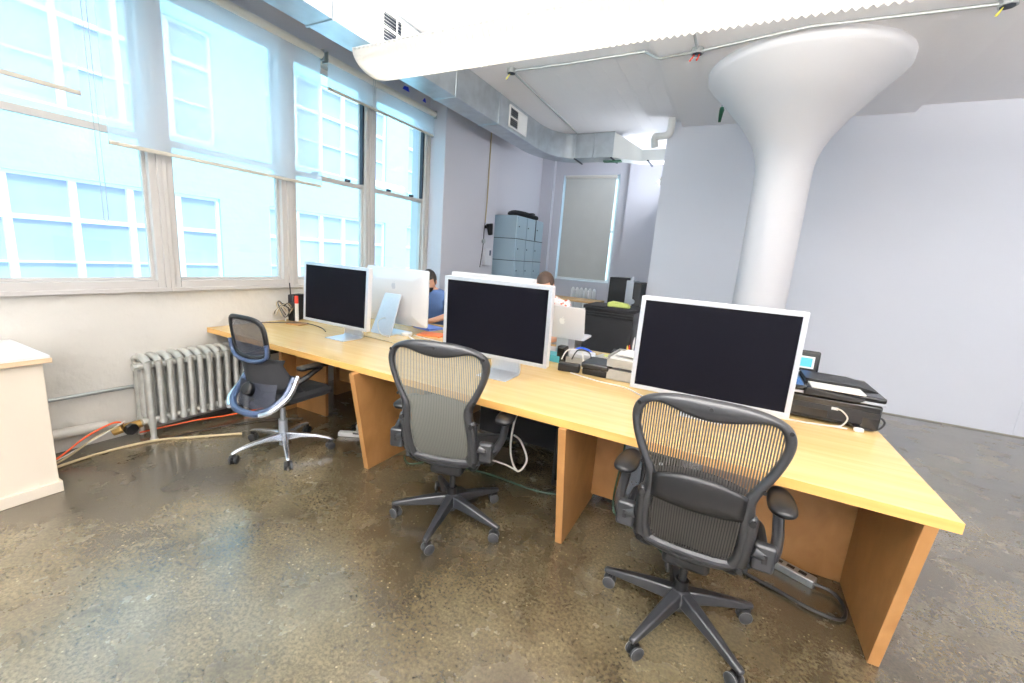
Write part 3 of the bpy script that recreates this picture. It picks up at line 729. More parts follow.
def imac(x, y, rz):
    t = thing('all_in_one_computer', 'silver desktop computer seen from behind with apple emblem and tall metal stand', 'computer', (x, y, .745), rz)
    W, H, zb = .73, .50, .08
    # faces local -y ; back is +y
    P = []
    mb = MB(); out = rrect(W, H, .018)
    mb.prism([(a, b + H / 2 + zb) for a, b in out], 'y', 0, .012)
    n = len(out)
    r0 = [(a, .012, b + H / 2 + zb) for a, b in out]; r1 = [(a * .9, .03, b * .9 + H / 2 + zb) for a, b in out]; r2 = [(a * .6, .048, b * .6 + H / 2 + zb) for a, b in out]
    mb.add(r0 + r1 + r2, [(i, (i + 1) % n, n + (i + 1) % n, n + i) for i in range(n)] + [(n + i, n + (i + 1) % n, 2 * n + (i + 1) % n, 2 * n + i) for i in range(n)] + [tuple(range(2 * n, 3 * n))])
    mb.build('housing', 'aluw', t)
    MB().box(-W / 2 + .012, W / 2 - .012, -.002, 0, zb + .1, zb + H - .012).build('screen', 'screen', t)
    apple('emblem', MT['logo'], t, Matrix.Translation((0, .049, zb + H * .68)) @ Matrix.Rotation(PI / 2, 4, 'X') @ Matrix.Rotation(PI, 4, 'Y'), .055)
    st = MB(); w2 = .12
    st.add([(-w2, .19, 0), (w2, .19, 0), (w2 * .8, .04, zb + .27), (-w2 * .8, .04, zb + .27), (-w2, .202, 0), (w2, .202, 0), (w2 * .8, .052, zb + .27), (-w2 * .8, .052, zb + .27)],
           [(0, 1, 2, 3), (7, 6, 5, 4), (0, 4, 5, 1), (1, 5, 6, 2), (2, 6, 7, 3), (3, 7, 4, 0)])
    st.box(-w2, w2, -.07, .202, 0, .006)
    so_ = st.build('stand', 'alu', t, bevel=.003)
    hx = MB(); 
    hx.lathe([(.024, -.001), (.024, .002), (.017, .002), (.017, -.001)], (0, 0, 0), 24)
    hx.v = [tuple(Matrix.Translation((0, .141, .125)) @ Matrix.Rotation(-math.atan2(.35, .15) + PI * 0 , 4, 'X') @ Vector((v[0], v[1], v[2]))) for v in hx.v]
    hx.build('cable_hole', 'logo', so_)
    c = MB().tube(smooth_path([(0, .12, .13), (.0, .17, .14), (.03, .2, .11), (.0, .22, .04), (-.06, .24, .01), (-.16, .25, .006)], 6), .0045, 6)
    c.build('power_cable', 'cablew', t)
    return t
imac(-2.69, 2.98, PI - .02)

def laptop(x, y, rz, label):
    t = thing('laptop', label, 'laptop', (x, y, .745), rz)
    st = MB().box(-.17, .17, -.12, .12, 0, .02).box(-.05, .05, -.1, .1, .02, .145)
    st.build('stand', 'alu', t, bevel=.006)
    MB().prism(rrect(.36, .25, .015), 'z', .148, .164).build('base', 'aluw', t, bevel=.002)
    T = Matrix.Translation((0, .125, .164)) @ Matrix.Rotation(-.22, 4, 'X')
    lid = MB().prism([(a, b + .125) for a, b in rrect(.36, .25, .015)], 'y', -.004, .004); lid.v = [tuple(T @ Vector(v)) for v in lid.v]
    lo = lid.build('lid', 'aluw', t, bevel=.0015)
    apple('emblem', 'logow', lo, T @ Matrix.Translation((0, .0055, .13)) @ Matrix.Rotation(PI / 2, 4, 'X') @ Matrix.Rotation(PI, 4, 'Y'), .05)
    return t
laptop(-1.155, 3.3, PI + .05, 'open silver laptop on a stand facing away, glowing apple emblem on the lid')

# ------------------------------------------------------------------ mesh task chairs
OUT = [(0, 1.10), (.08, 1.098), (.15, 1.086), (.21, 1.063), (.243, 1.03), (.254, .985), (.242, .925), (.217, .86), (.188, .795), (.18, .745), (.195, .665), (.2, .57), (.192, .49), (.168, .437), (.1, .414), (0, .408)]
INN = [(0, 1.018), (.07, 1.026), (.135, 1.044), (.18, 1.046), (.208, 1.022), (.219, .975), (.204, .915), (.176, .85), (.143, .79), (.134, .74), (.144, .66), (.148, .57), (.141, .5), (.125, .47), (.08, .455), (0, .448)]
def bdepth(u, z): return -(.19 + (z - .45) * .24) + .55 * u * u - .03 * math.cos((z - .72) * 6)
def aeron(label, x, y, rz, meshm, lumbar, leg0, group, arm_dz=0):
    t = thing('office_chair', label, 'chair', (x, y, 0), rz, group)
    def ring(H): return [(u, z) for u, z in H] + [(-u, z) for u, z in reversed(H[1:-1])]
    ro = sm_closed([(u, 0, z) for u, z in ring(OUT)], 3); ri = sm_closed([(u, 0, z) for u, z in ring(INN)], 3); n = len(ro)
    mb = MB(); rings = []
    for k, (R_, dd) in enumerate(((ro, .02), (ro, -.012), (None, -.022), (ri, -.012), (ri, .02), (None, .026))):
        if R_ is None: rings.append([((a.x + b_.x) / 2, bdepth((a.x + b_.x) / 2, (a.z + b_.z) / 2) + dd, (a.z + b_.z) / 2) for a, b_ in zip(ro, ri)])
        else: rings.append([(a.x, bdepth(a.x, a.z) + dd, a.z) for a in R_])
    vs = [q for r_ in rings for q in r_]; fs = []
    for k in range(6):
        j = (k + 1) % 6
        for i in range(n): fs.append((k * n + i, k * n + (i + 1) % n, j * n + (i + 1) % n, j * n + i))
    mb.add(vs, fs); bf = mb.build('back_frame', 'graph', t, sub=1)
    for (u, z) in ((.228, 1.035), (-.228, 1.035), (0, 1.068), (.192, .82), (-.192, .82)):
        d = bdepth(u, z); MB().cyl((u, d - .016, z), (u, d - .021, z), .007, n=10).build('bolt', 'black', bf)
    # mesh membrane
    mb = MB(); c0 = Vector((0, 0, .73)); lev = [1.02, .85, .65, .45, .25, .08]; vs = []
    for s in lev:
        for a in ri:
            q = c0 + (a - c0) * s; vs.append((q.x, bdepth(q.x, q.z), q.z))
    vs.append((0, bdepth(0, .73), .73)); fs = []
    for k in range(len(lev) - 1):
        for i in range(n): fs.append((k * n + i, k * n + (i + 1) % n, (k + 1) * n + (i + 1) % n, (k + 1) * n + i))
    for i in range(n): fs.append(((len(lev) - 1) * n + i, (len(lev) - 1) * n + (i + 1) % n, len(vs) - 1))
    mb.add(vs, fs).build('back_mesh', meshm, t)
    if lumbar:
        P = []
        for j in range(7):
            z = .69 + .095 * j / 6; row = []
            for i in range(13):
                u = -.15 + .30 * i / 12; f_ = 1 - (u / .15) ** 2
                zz = z + (.035 * f_ if j > 3 else -.01 * f_) * (1 if j > 3 else 1)
                row.append((u, bdepth(u, zz) - .012 - .016 * math.sin(PI * j / 6) * (.4 + .6 * f_), zz))
            P.append(row)
        MB().grid(P).build('lumbar_pad', 'black', t, solid=.008)
    def iw(z):
        for (u0, z0), (u1, z1) in zip(INN[5:], INN[6:]):
            if z1 <= z <= z0: return u1 + (u0 - u1) * (z - z1) / (z0 - z1)
        return .08
    P = []
    for j in range(10):
        z = .462 + (.80 - .462) * j / 9
        P.append([(iw(z) * .985 * k / 6, bdepth(iw(z) * k / 6, z) + .016 + .02 * (1 - (k / 6) ** 2), z + (.02 * (1 - (k / 6) ** 2) if j > 7 else 0)) for k in range(-6, 7)])
    MB().grid(P).build('dark_backing', 'backing_grey' if not lumbar else 'blackfab', t, solid=.006)  # added sheet standing in for the dark seen through the lower mesh
    # side uprights that carry the arms
    for s in (-1, 1):
        up = MB(); zz = [.432, .445, .50, .56, .62, .68, .705, .716]; hw = [.012, .024, .026, .025, .024, .023, .019, .008]; vs = []
        for z, h_ in zip(zz, hw):
            uc = s * (.180 if z > .47 else .172)
            for du, dd in ((-h_, -.012), (0, -.03), (h_, -.012), (h_, .022), (-h_, .022)):
                vs.append((uc + du, bdepth(.18, z) + dd, z))
        up.add(vs, [(k * 5 + q, k * 5 + (q + 1) % 5, (k + 1) * 5 + (q + 1) % 5, (k + 1) * 5 + q) for k in range(7) for q in range(5)] + [tuple(range(5)), tuple(35 + q for q in range(5))])
        u_ = up.build('upright', 'graph', t, sub=1)
        for zb_ in (.695, .455): MB().cyl((s * .178, bdepth(.18, zb_) - .022, zb_), (s * .178, bdepth(.18, zb_) - .031, zb_), .013, .011, 16).build('pivot_bolt', 'black', u_)
        am = MB().tube(smooth_path([(s * .20, bdepth(.2, .56) + .0, .565), (s * .262, -.19, .545), (s * .285, -.10, .56), (s * .287, -.03, .60), (s * .285, .0, .64)], 4), [.024] * 5 + [.02] * 12, 10)
        ao = am.build('armrest', 'graph', t)
        MB().cbox((s * .238, -.205, .545), (.07, .04, .10)).build('height_clamp', 'graph', ao, bevel=.01)
        MB().box(s * .24 - .008, s * .24 + .008, -.2275, -.224, .53, .565).build('height_button', 'black', ao, bevel=.003)
        pd = MB(); R_ = []
        for k, yy in enumerate((-.115, -.1, -.055, .02, .07, .105, .12)):
            r = (.016, .042, .052, .048, .042, .03, .012)[k]
            R_.append([(s * .287 + r * math.cos(a) * 1.05, yy, .668 + r * .48 * math.sin(a)) for a in [2 * PI * q / 12 for q in range(12)]])
        vs = [q for r_ in R_ for q in r_]; m_ = len(R_)
        pd.add(vs, [(i * 12 + k, i * 12 + (k + 1) % 12, (i + 1) * 12 + (k + 1) % 12, (i + 1) * 12 + k) for i in range(m_ - 1) for k in range(12)] + [tuple(range(12)), tuple((m_ - 1) * 12 + k for k in range(12))])
        pd.build('arm_pad', 'black', ao, sub=1)
    # seat
    sf = []
    for k in range(32):
        a = 2 * PI * k / 32; ca, sa = math.cos(a), math.sin(a)
        x_ = .255 * math.copysign(abs(ca) ** .6, ca); y_ = .02 + .215 * math.copysign(abs(sa) ** .6, sa)
        sf.append(Vector((x_, y_, .455 + .03 * (abs(x_) / .25) ** 3 - .03 * max(0, (y_ - .1) / .13) ** 2)))
    MB().tube(sf, .017, 8, closed=True).build('seat_frame', 'graph', t)
    vs = []
    for s in (1.0, .7, .4, .1):
        for q in sf: vs.append((q.x * s, .02 + (q.y - .02) * s, q.z * s * s + (.44) * (1 - s * s)))
    MB().add(vs, [(k * 32 + i, k * 32 + (i + 1) % 32, (k + 1) * 32 + (i + 1) % 32, (k + 1) * 32 + i) for k in range(3) for i in range(32)] + [tuple(96 + i for i in range(32))]).build('seat', 'blackfab', t, solid=.012)
    mk = MB().box(-.09, .09, -.13, .14, .33, .41); mk.build('tilt_mechanism', 'black', t, bevel=.02)
    for s in (-1, 1):
        MB().tube(smooth_path([(s * .19, bdepth(.19, .47), .465), (s * .15, -.12, .40), (s * .07, 0, .375)], 4), .018, 8).build('back_arm', 'graph', t)
    MB().cyl((.09, .02, .37), (.2, .03, .37), .01, n=8).build('tilt_lever', 'black', t)
    MB().cyl((0, 0, .06), (0, 0, .2), .028, n=16).cyl((0, 0, .2), (0, 0, .34), .016, n=16).build('gas_lift', 'black', t)
    MB().lathe([(.03, .085), (.05, .09), (.052, .12), (.042, .15), (.03, .158)], (0, 0, 0), 20).build('base_hub', 'graph', t)
    for k in range(5):
        a = leg0 - rz + 2 * PI * k / 5; Mz = Matrix.Rotation(a, 4, 'Z')
        lg = MB(); secs = [(.03, .03, .095, .155), (.12, .026, .09, .14), (.22, .021, .08, .118), (.30, .0165, .072, .098), (.335, .014, .07, .09)]
        vs = []
        for (r, hw, z0, z1) in secs:
            vs += [(r, -hw, z0), (r, hw, z0), (r, hw * .8, z1), (r, -hw * .8, z1)]
        vs = [Mz @ Vector(v) for v in vs]
        lg.add(vs, [(i * 4 + j, i * 4 + (j + 1) % 4, i * 4 + 4 + (j + 1) % 4, i * 4 + 4 + j) for i in range(4) for j in range(4)] + [(0, 1, 2, 3), (16, 17, 18, 19)])
        lo = lg.build('leg', 'graph', t, bevel=.006)
        sw = random.uniform(-.7, .7); Mc = Mz @ Matrix.Translation((.322, 0, 0)) @ Matrix.Rotation(sw, 4, 'Z')
        cs = MB(); cs.tube([Mc @ Vector((0, 0, .045)), Mc @ Vector((0, 0, .074))], .009, 8)
        cs.cbox((-.01, 0, .045), (.035, .016, .03), Mc)
        co_ = cs.build('caster', 'black', lo)
        for s in (-1, 1):
            wh = MB(); a_ = Mc @ Vector((-.014, s * .008, .0285)); b_ = Mc @ Vector((-.014, s * .025, .0285))
            wh.tube([a_, a_.lerp(b_, .2), a_.lerp(b_, .8), b_], [.024, .0285, .0285, .023], 18)
            wo = wh.build('wheel', 'rubber', co_); MB().tube([a_.lerp(b_, .70), a_.lerp(b_, .82)], [.0290, .0289], 18).build('wheel_rim', 'wheelrim', co_)
    return t
G = 'dark mesh office chairs'
aeron('graphite mesh office chair with dark lumbar pad, nearest at the right', .0, 1.80, .0, 'mesh1', True, 1.148 + PI, G)
aeron('pewter mesh office chair at the middle monitor, no lumbar pad visible', -1.237, 1.853, .25, 'mesh2', False, .525 + PI, G)

# left chair: S-backed chair with polished base
def left_chair(x, y, rz):
    t = thing('office_chair', 'black and blue-grey office chair with polished metal base, before the left monitor', 'chair', (x, y, 0), rz, None)
    def D(u, z):
        base = -.20 - max(0, z - .55) * .14
        if z < .72: base = -.20 - (z - .5) * .25 + (0.05 if z < .5 else 0)
        return base + .9 * u * u
    O2 = [(0, 1.02), (.10, 1.015), (.155, .99), (.178, .94), (.18, .86), (.178, .78), (.165, .745), (.1, .725), (0, .72)]
    I2 = [(0, .985), (.09, .98), (.125, .96), (.142, .925), (.145, .86), (.142, .80), (.13, .775), (.085, .762), (0, .757)]
    def ring(H): return [(u, z) for u, z in H] + [(-u, z) for u, z in reversed(H[1:-1])]
    ro = sm_closed([(u, 0, z) for u, z in ring(O2)], 3); ri = sm_closed([(u, 0, z) for u, z in ring(I2)], 3); n = len(ro)
    vs = []
    for R_, dd in ((ro, .01), (ro, -.014), (ri, -.012), (ri, .01)): vs += [(a.x, D(a.x, a.z) + dd, a.z) for a in R_]
    MB().add(vs, [(k * n + i, k * n + (i + 1) % n, ((k + 1) % 4) * n + (i + 1) % n, ((k + 1) % 4) * n + i) for k in range(4) for i in range(n)]).build('back_frame', 'black', t, sub=1)
    lipp = [(u, D(u, z) - .02, z) for u, z in ((-.178, .84), (-.172, .77), (-.13, .735), (-.06, .722), (0, .72), (.06, .722), (.13, .735), (.172, .77), (.178, .84))]
    MB().tube(smooth_path(lipp, 3), .013, 8).build('frame_lip', 'bluegrey', t)
    vs = []; lev = [1.02, .7, .35, .05]
    for s in lev:
        for a in ri: vs.append((a.x * s, D(a.x * s, .86 + (a.z - .86) * s), .86 + (a.z - .86) * s))
    MB().add(vs, [(k * n + i, k * n + (i + 1) % n, (k + 1) * n + (i + 1) % n, (k + 1) * n + i) for k in range(3) for i in range(n)] + [tuple(3 * n + i for i in range(n))]).build('back_mesh', 'mesh3', t)
    # lower skirt: widens downwards and wraps forward to the arms
    P = []
    for j in range(8):
        f_ = j / 7; z = .735 - .22 * f_; hw = .182 + .085 * f_ ** 1.4
        P.append([(hw * math.sin(a), D(0, z) + .01 + hw * 1.15 * (1 - math.cos(a)), z - .03 * (1 - math.cos(a))) for a in [-1.15 + 2.3 * i / 16 for i in range(17)]])
    MB().grid(P).build('back_skirt', 'blackfab', t, solid=.01)
    # U shaped lower back loop
    U = [(-.22, -.07, .60), (-.225, -.14, .50), (-.20, -.215, .43), (-.12, -.26, .385), (0, -.275, .375), (.12, -.26, .385), (.20, -.215, .43), (.225, -.14, .50), (.22, -.07, .60)]
    MB().tube(smooth_path(U, 4), .022, 8).build('lower_loop', 'bluegrey', t)
    for s in (-1, 1):
        Uc = [(s * .245, -.06, .615), (s * .25, -.13, .5), (s * .222, -.225, .425), (s * .15, -.275, .385)]
        MB().tube(smooth_path(Uc, 5), .017, 8).build('side_trim', 'chrome', t)
        am = MB().tube(smooth_path([(s * .235, -.1, .56), (s * .265, -.02, .60), (s * .27, .05, .635), (s * .27, .1, .655)], 4), .019, 8).build('armrest', 'black', t)
        MB().prism(rrect(.075, .26, .03), 'z', .66, .685).build('arm_pad', 'black', am, bevel=.008).location = (s * .27, .05, 0)
    P = []
    for j in range(6):
        z = .40 + .17 * j / 5
        P.append([(.2 * math.sin(a), -.25 + .03 * (j / 5) + .1 * (1 - math.cos(a)), z) for a in [-1.1 + 2.2 * i / 12 for i in range(13)]])
    MB().grid(P).build('lower_mesh', 'mesh3', t)
    MB().cyl((0, -.26, .54), (0, -.12, .46), .045, .05, 14).build('tilt_joint', 'black', t, bevel=.01)
    sp = rrect(.5, .47, .12, 6)
    vs = []
    for k, (s, z) in enumerate(((.9, .43), (1, .445), (1, .47), (.9, .49), (.4, .485))):
        vs += [(a * s, .05 + b * s, z - (.03 * ((b * s) / .235) ** 2 if b > 0 else 0)) for a, b in sp]
    n2 = len(sp)
    MB().add(vs, [(k * n2 + i, k * n2 + (i + 1) % n2, (k + 1) * n2 + (i + 1) % n2, (k + 1) * n2 + i) for k in range(4) for i in range(n2)] + [tuple(range(n2)), tuple(4 * n2 + i for i in range(n2))]).build('seat', 'blackfab', t)
    MB().box(-.1, .1, -.15, .15, .36, .42).build('tilt_mechanism', 'black', t, bevel=.02)
    MB().cyl((0, 0, .05), (0, 0, .24), .03, n=16).cyl((0, 0, .24), (0, 0, .37), .018, n=16).build('gas_lift', 'blade', t)
    for k in range(5):
        a = LEG1 - rz + 2 * PI * k / 5; Mz = Matrix.Rotation(a, 4, 'Z')
        secs = [(.02, .024, .08, .145), (.12, .021, .1, .135), (.22, .018, .095, .12), (.30, .016, .078, .1), (.335, .015, .066, .082)]
        vs = []
        for (r, hw, z0, z1) in secs: vs += [(r, -hw, z0), (r, hw, z0), (r, hw * .7, z1), (r, -hw * .7, z1)]
        vs = [Mz @ Vector(v) for v in vs]
        lo = MB().add(vs, [(i * 4 + j, i * 4 + (j + 1) % 4, i * 4 + 4 + (j + 1) % 4, i * 4 + 4 + j) for i in range(4) for j in range(4)] + [(0, 1, 2, 3), (16, 17, 18, 19)]).build('leg', 'chrome', t, bevel=.007)
        Mc = Mz @ Matrix.Translation((.325, 0, 0)) @ Matrix.Rotation(random.uniform(-.8, .8), 4, 'Z')
        co_ = MB().cbox((-.01, 0, .047), (.035, .018, .04), Mc).build('caster', 'black', lo, bevel=.004)
        for s in (-1, 1):
            a_ = Mc @ Vector((-.012, s * .009, .029)); b_ = Mc @ Vector((-.012, s * .026, .029))
            MB().tube([a_, a_.lerp(b_, .2), a_.lerp(b_, .8), b_], [.024, .029, .029, .023], 18).build('wheel', 'rubber', co_)
    return t
LEG1 = 4.494
left_chair(-2.71, 1.85, .04)

# ------------------------------------------------------------------ printer
pr = thing('printer', 'black inkjet multifunction printer on the right end of the desk', 'printer', (.575, 2.96, .745), 0)
MB().box(-.2, .205, -.22, .21, .005, .14).build('body', 'blackg', pr, bevel=.012)
MB().box(-.19, .195, -.224, -.219, .07, .1).box(-.02, .13, -.2235, -.2195, .03, .105).build('rear_recess', 'black', pr, bevel=.002)
MB().box(-.205, .21, -.225, .215, .143, .157).build('scanner_rim', 'blade', pr, bevel=.003)
MB().box(-.205, .21, -.225, .215, .158, .185).build('scanner_lid', 'blackg', pr, bevel=.008)
MB().prism([(-.13, .185), (.2, .185), (.2, .188), (.1, .205), (-.13, .207)], 'y', -.1, .14).build('document_feeder', 'black', pr, bevel=.006)
ft = MB().prism([(-.15, .148), (.09, .148), (.12, .17), (-.14, .19)], 'y', -.262, -.225); ft.build('paper_tray', 'black', pr, bevel=.005)
MB().box(-.12, .115, -.255, -.12, .188, .196).build('paper', 'paper', pr, bevel=.002)
cp = MB(); Tp = Matrix.Translation((-.12, .2, .19)) @ Matrix.Rotation(-.1, 4, 'X')
cp.box(-.09, .09, -.012, .012, 0, .13, Tp); cpo = cp.build('control_panel', 'black', pr, bevel=.014, seg=3)
MB().box(-.062, .062, -.0145, -.012, .02, .095, Tp).build('panel_frame', 'white', cpo)
MB().box(-.05, .05, -.0165, -.0145, .03, .085, Tp).build('panel_screen', 'bluelit', cpo)
MB().tube(smooth_path([(.01, -.223, .09), (.03, -.25, .092), (.06, -.255, .06), (.05, -.25, .02), (.02, -.26, .006), (-.1, -.3, .005), (-.3, -.3, .005)], 5), .004, 6).build('usb_cable', 'cablew', pr)
MB().box(-.01, .02, -.228, -.222, .083, .097).build('usb_plug', 'white', pr)
MB().tube(smooth_path([(.1, -.24, .006), (.2, -.2, .01), (.25, -.12, .03), (.24, -.1, .05), (.205, -.1, .05)], 5), .005, 6).build('power_cable', 'cablek', pr)
mono(MB().box(-.02, .02, -.012, .012, 0, .02), 'cable_plug', 'white', 'small white plug on the desk behind the printer', 'plug', None, (.69, 2.70, .745), .2, bevel=.004)
cable([(-.3, 2.6, .749), (-.05, 2.58, .749), (.2, 2.63, .749), (.42, 2.66, .749), (.64, 2.69, .752)], .004, 'cablew', 'white cable lying on the desk along the printer')

# ------------------------------------------------------------------ clutter between the middle and right monitors
mono(MB().box(-.075, .075, -.035, .035, 0, .055), 'power_adapter', 'black', 'black power brick on the desk right of the middle monitor', 'power adapter', None, (-.93, 2.78, .745), .2, bevel=.008)
bx = thing('media_box', 'stacked low square black boxes on the desk left of the paper tray', 'computer box', (-.745, 2.88, .745), -.02)
MB().box(-.085, .085, -.11, .11, 0, .045).build('lower_case', 'black', bx, bevel=.006)
MB().box(-.095, .095, -.12, .12, .047, .085).build('upper_case', 'graph', bx, bevel=.01)
ptm = thing('paper_tray', 'grey two-tier desk tray full of papers beside the right monitor', 'desk tray', (-.545, 2.92, .745), -.03)
MB().box(-.12, .13, -.15, .15, 0, .008).box(-.12, .13, -.15, .15, .085, .093).box(-.12, -.113, -.15, .15, 0, .16).box(.123, .13, -.15, .15, 0, .16).box(-.12, .13, .143, .15, 0, .16).box(-.12, .13, -.15, -.147, 0, .07).box(-.12, .13, -.15, -.147, .093, .14).build('tray_shell', 'acrylic', ptm, bevel=.002)
MB().box(-.105, .115, -.14, .14, .094, .15).build('paper_stack', 'paper', ptm, bevel=.003)
MB().box(-.105, .115, -.14, .14, .009, .06).build('paper_stack', 'paper', ptm, bevel=.003)
MB().prism([(-.08, -.1), (.12, -.13), (.14, .1), (-.05, .12)], 'z', .162, .168).build('loose_sheet', 'paper', ptm)
pcup = thing('pen_cup', 'small clear cup for pens behind the paper tray', 'pen cup', (-.60, 3.18, .745))
MB().lathe([(.036, 0), (.04, .1), (.036, .1), (.033, .005)], (0, 0, 0), 20).build('cup', 'acrylic', pcup)
pens = [('yellow', (-.015, .0), (-.03, .0), .17, 'yellow highlighter'), ('red', (-.005, -.012), (-.012, -.02), .18, 'red marker'), ('pencil', (.006, .01), (.01, .02), .20, 'orange pencil'), ('paper', (.01, -.01), (.018, -.01), .24, 'pale wooden ruler-like pen'), ('bluep', (.016, .0), (.05, .0), .25, 'blue scissor-handled pen'), ('red', (.02, .012), (.06, .03), .2, 'red pencil leaning right')]
for mm, a_, b_, L_, nm in pens:
    mono(MB().tube([(a_[0], a_[1], .006), (b_[0] * .9, b_[1], L_ * .85), (b_[0], b_[1], L_)], [.0055, .0065, .003] if mm != 'bluep' else [.005, .014, .01], 8), 'pen', mm, nm + ' standing in the pen cup', 'pen', 'pens in the cup', (-.60, 3.18, .745))
mono(MB().prism(rrect(.19, .13, .02), 'z', 0, .03), 'hard_drive', 'aluw', 'flat silver hard drive behind the black boxes', 'hard drive', None, (-.93, 3.06, .80), .2, bevel=.006)
mono(MB().prism(rrect(.26, .2, .01), 'z', 0, .055), 'cardboard_box', 'acrylic', 'low grey box under the silver hard drive', 'box', None, (-.93, 3.08, .745), .15, bevel=.004)
mono(MB().prism(rrect(.2, .14, .01), 'z', 0, .05), 'green_card_box', 'teal', 'low teal box at the edge of the middle monitor', 'box', None, (-1.16, 3.02, .745), -.1, bevel=.003)
mono(MB().prism(rrect(.22, .13, .01), 'z', 0, .055), 'clear_case', 'acrylic', 'pale plastic case with a green label behind the black boxes', 'case', None, (-.74, 3.22, .745), -.2, bevel=.004)
mono(MB().prism(rrect(.12, .07, .01), 'z', 0, .006), 'green_label', 'ygreen', 'yellow-green card on the pale plastic case', 'card', None, (-.74, 3.22, .801), -.2)
mono(MB().prism(rrect(.15, .12, .01), 'z', 0, .07), 'dark_box', 'black', 'dark grey box in front of the black filing cabinet', 'box', None, (-.72, 3.44, .745), .1, bevel=.005)
mono(MB().tube(smooth_path([(-.07, 0, .0), (-.03, .02, .02), (.03, 0, .02), (.07, .01, .0)], 5), .008, 8), 'blue_strap', 'bluep', 'blue strap lying on the grey box', 'strap', None, (-.97, 3.2, .81), 0)
for k, (dx, dy, mm, nm) in enumerate(((0, 0, 'cablew', 'white'), (.06, .05, 'cablek', 'black'))):
    cable([(-1.02 + dx, 2.86 + dy, .80), (-1.0 + dx, 2.92 + dy, .86), (-.93 + dx, 3.0, .855), (-.88 + dx, 2.92, .83), (-.86 + dx, 2.86, .76)], .005, mm, nm + ' cable looped over the black power brick')
cable([(-.9, 2.73, .749), (-.7, 2.66, .749), (-.5, 2.63, .749), (-.36, 2.52, .749), (-.2, 2.5, .749)], .004, 'cablew', 'white cable on the desk in front of the paper tray')
sp_ = thing('small_speaker', 'small black speaker at the right edge of the middle monitor', 'speaker', (-1.06, 2.98, .745))
MB().box(-.035, .035, -.035, .035, 0, .13).build('case', 'black', sp_, bevel=.01)

# things around the aluminium computer
mono(MB().prism(rrect(.22, .17, .005), 'z', 0, .012), 'orange_folder', 'orangep', 'orange folder on the desk left of the middle monitor', 'folder', None, (-2.36, 3.08, .745), .25)
nb = mono(MB().prism(rrect(.24, .18, .006), 'z', 0, .02), 'blue_notebook', 'bluebook', 'blue notebook on the desk behind the silver desktop computer', 'notebook', None, (-2.60, 3.33, .745), -.2)
mono(MB().prism(rrect(.42, .12, .008), 'z', 0, .016), 'keyboard', 'aluw', 'thin silver keyboard beyond the silver desktop computer', 'keyboard', None, (-3.0, 3.35, .745), 0)
pa = thing('power_adapter', 'white square power adapter on the desk in front of the orange folder', 'power adapter', (-2.50, 2.90, .745), .3)
MB().prism(rrect(.08, .08, .012), 'z', 0, .028).build('case', 'white', pa, bevel=.004)
cable([(-2.66, 2.86, .749), (-2.6, 2.83, .752), (-2.53, 2.86, .755)], .005, 'cablew', 'short white cable joining the white power adapter')
cable([(-2.47, 2.88, .755), (-2.3, 2.78, .75), (-2.1, 2.74, .75), (-1.75, 2.72, .75)], .006, 'cablew', 'white cable from the adapter toward the middle monitor')
cable([(-2.45, 2.94, .75), (-2.25, 2.9, .75), (-2.0, 2.86, .75), (-1.7, 2.8, .75)], .005, 'cablew', 'thin white cable beyond the adapter cable')
cable([(-2.95, 2.62, .749), (-2.7, 2.6, .749), (-2.4, 2.58, .749), (-2.1, 2.5, .749)], .004, 'cableb', 'beige cable lying behind the left monitor')

# corner by the wall: modem, marker, tangle
md = thing('modem', 'upright black modem with a thin antenna in the desk corner', 'modem', (-3.70, 2.70, .745), .3)
MB().box(-.03, .03, -.08, .08, 0, .25).build('case', 'black', md, bevel=.008)
MB().cyl((0, -.075, .24), (-.005, -.08, .36), .005, n=8).build('antenna', 'black', md)
rm = thing('glue_stick', 'tall white tube with a red cap beside the black modem', 'tube', (-3.64, 2.66, .745))
MB().cyl((0, 0, 0), (0, 0, .17), .017, n=14).build('tube_body', 'white', rm)
MB().cyl((0, 0, .17), (0, 0, .24), .018, .016, 14).build('cap', 'red', rm)
random.seed(11)
for k in range(5):
    pts = []
    for j in range(8):
        a = j * 1.1 + k * 1.3
        pts.append((-3.66 + .07 * math.cos(a) + .02 * k - .05, 2.54 + .06 * math.sin(a), .76 + .14 * abs(math.sin(j * .9 + k)) + .01 * k))
    cable(pts, .0045, ('cablew', 'cablek', 'cablew', 'cableb', 'cablek')[k], ['white cable looped high in the modem tangle', 'black cable at the bottom of the modem tangle', 'white cable knotted in front of the modem', 'beige cable in the modem tangle', 'black cable winding over the modem tangle'][k], group='tangled cables by the modem')
cable([(-3.78, 2.3, .75), (-3.65, 2.42, .755), (-3.5, 2.55, .76), (-3.4, 2.62, .752), (-3.2, 2.58, .75), (-3.05, 2.5, .749)], .004, 'cablek', 'black cable trailing over the desk corner toward the left monitor')
mono(MB().prism(rrect(.16, .12, .01), 'z', 0, .012), 'small_board', 'panel', 'thin brown board under the cables in the desk corner', 'board', None, (-3.5, 2.56, .745), .2)

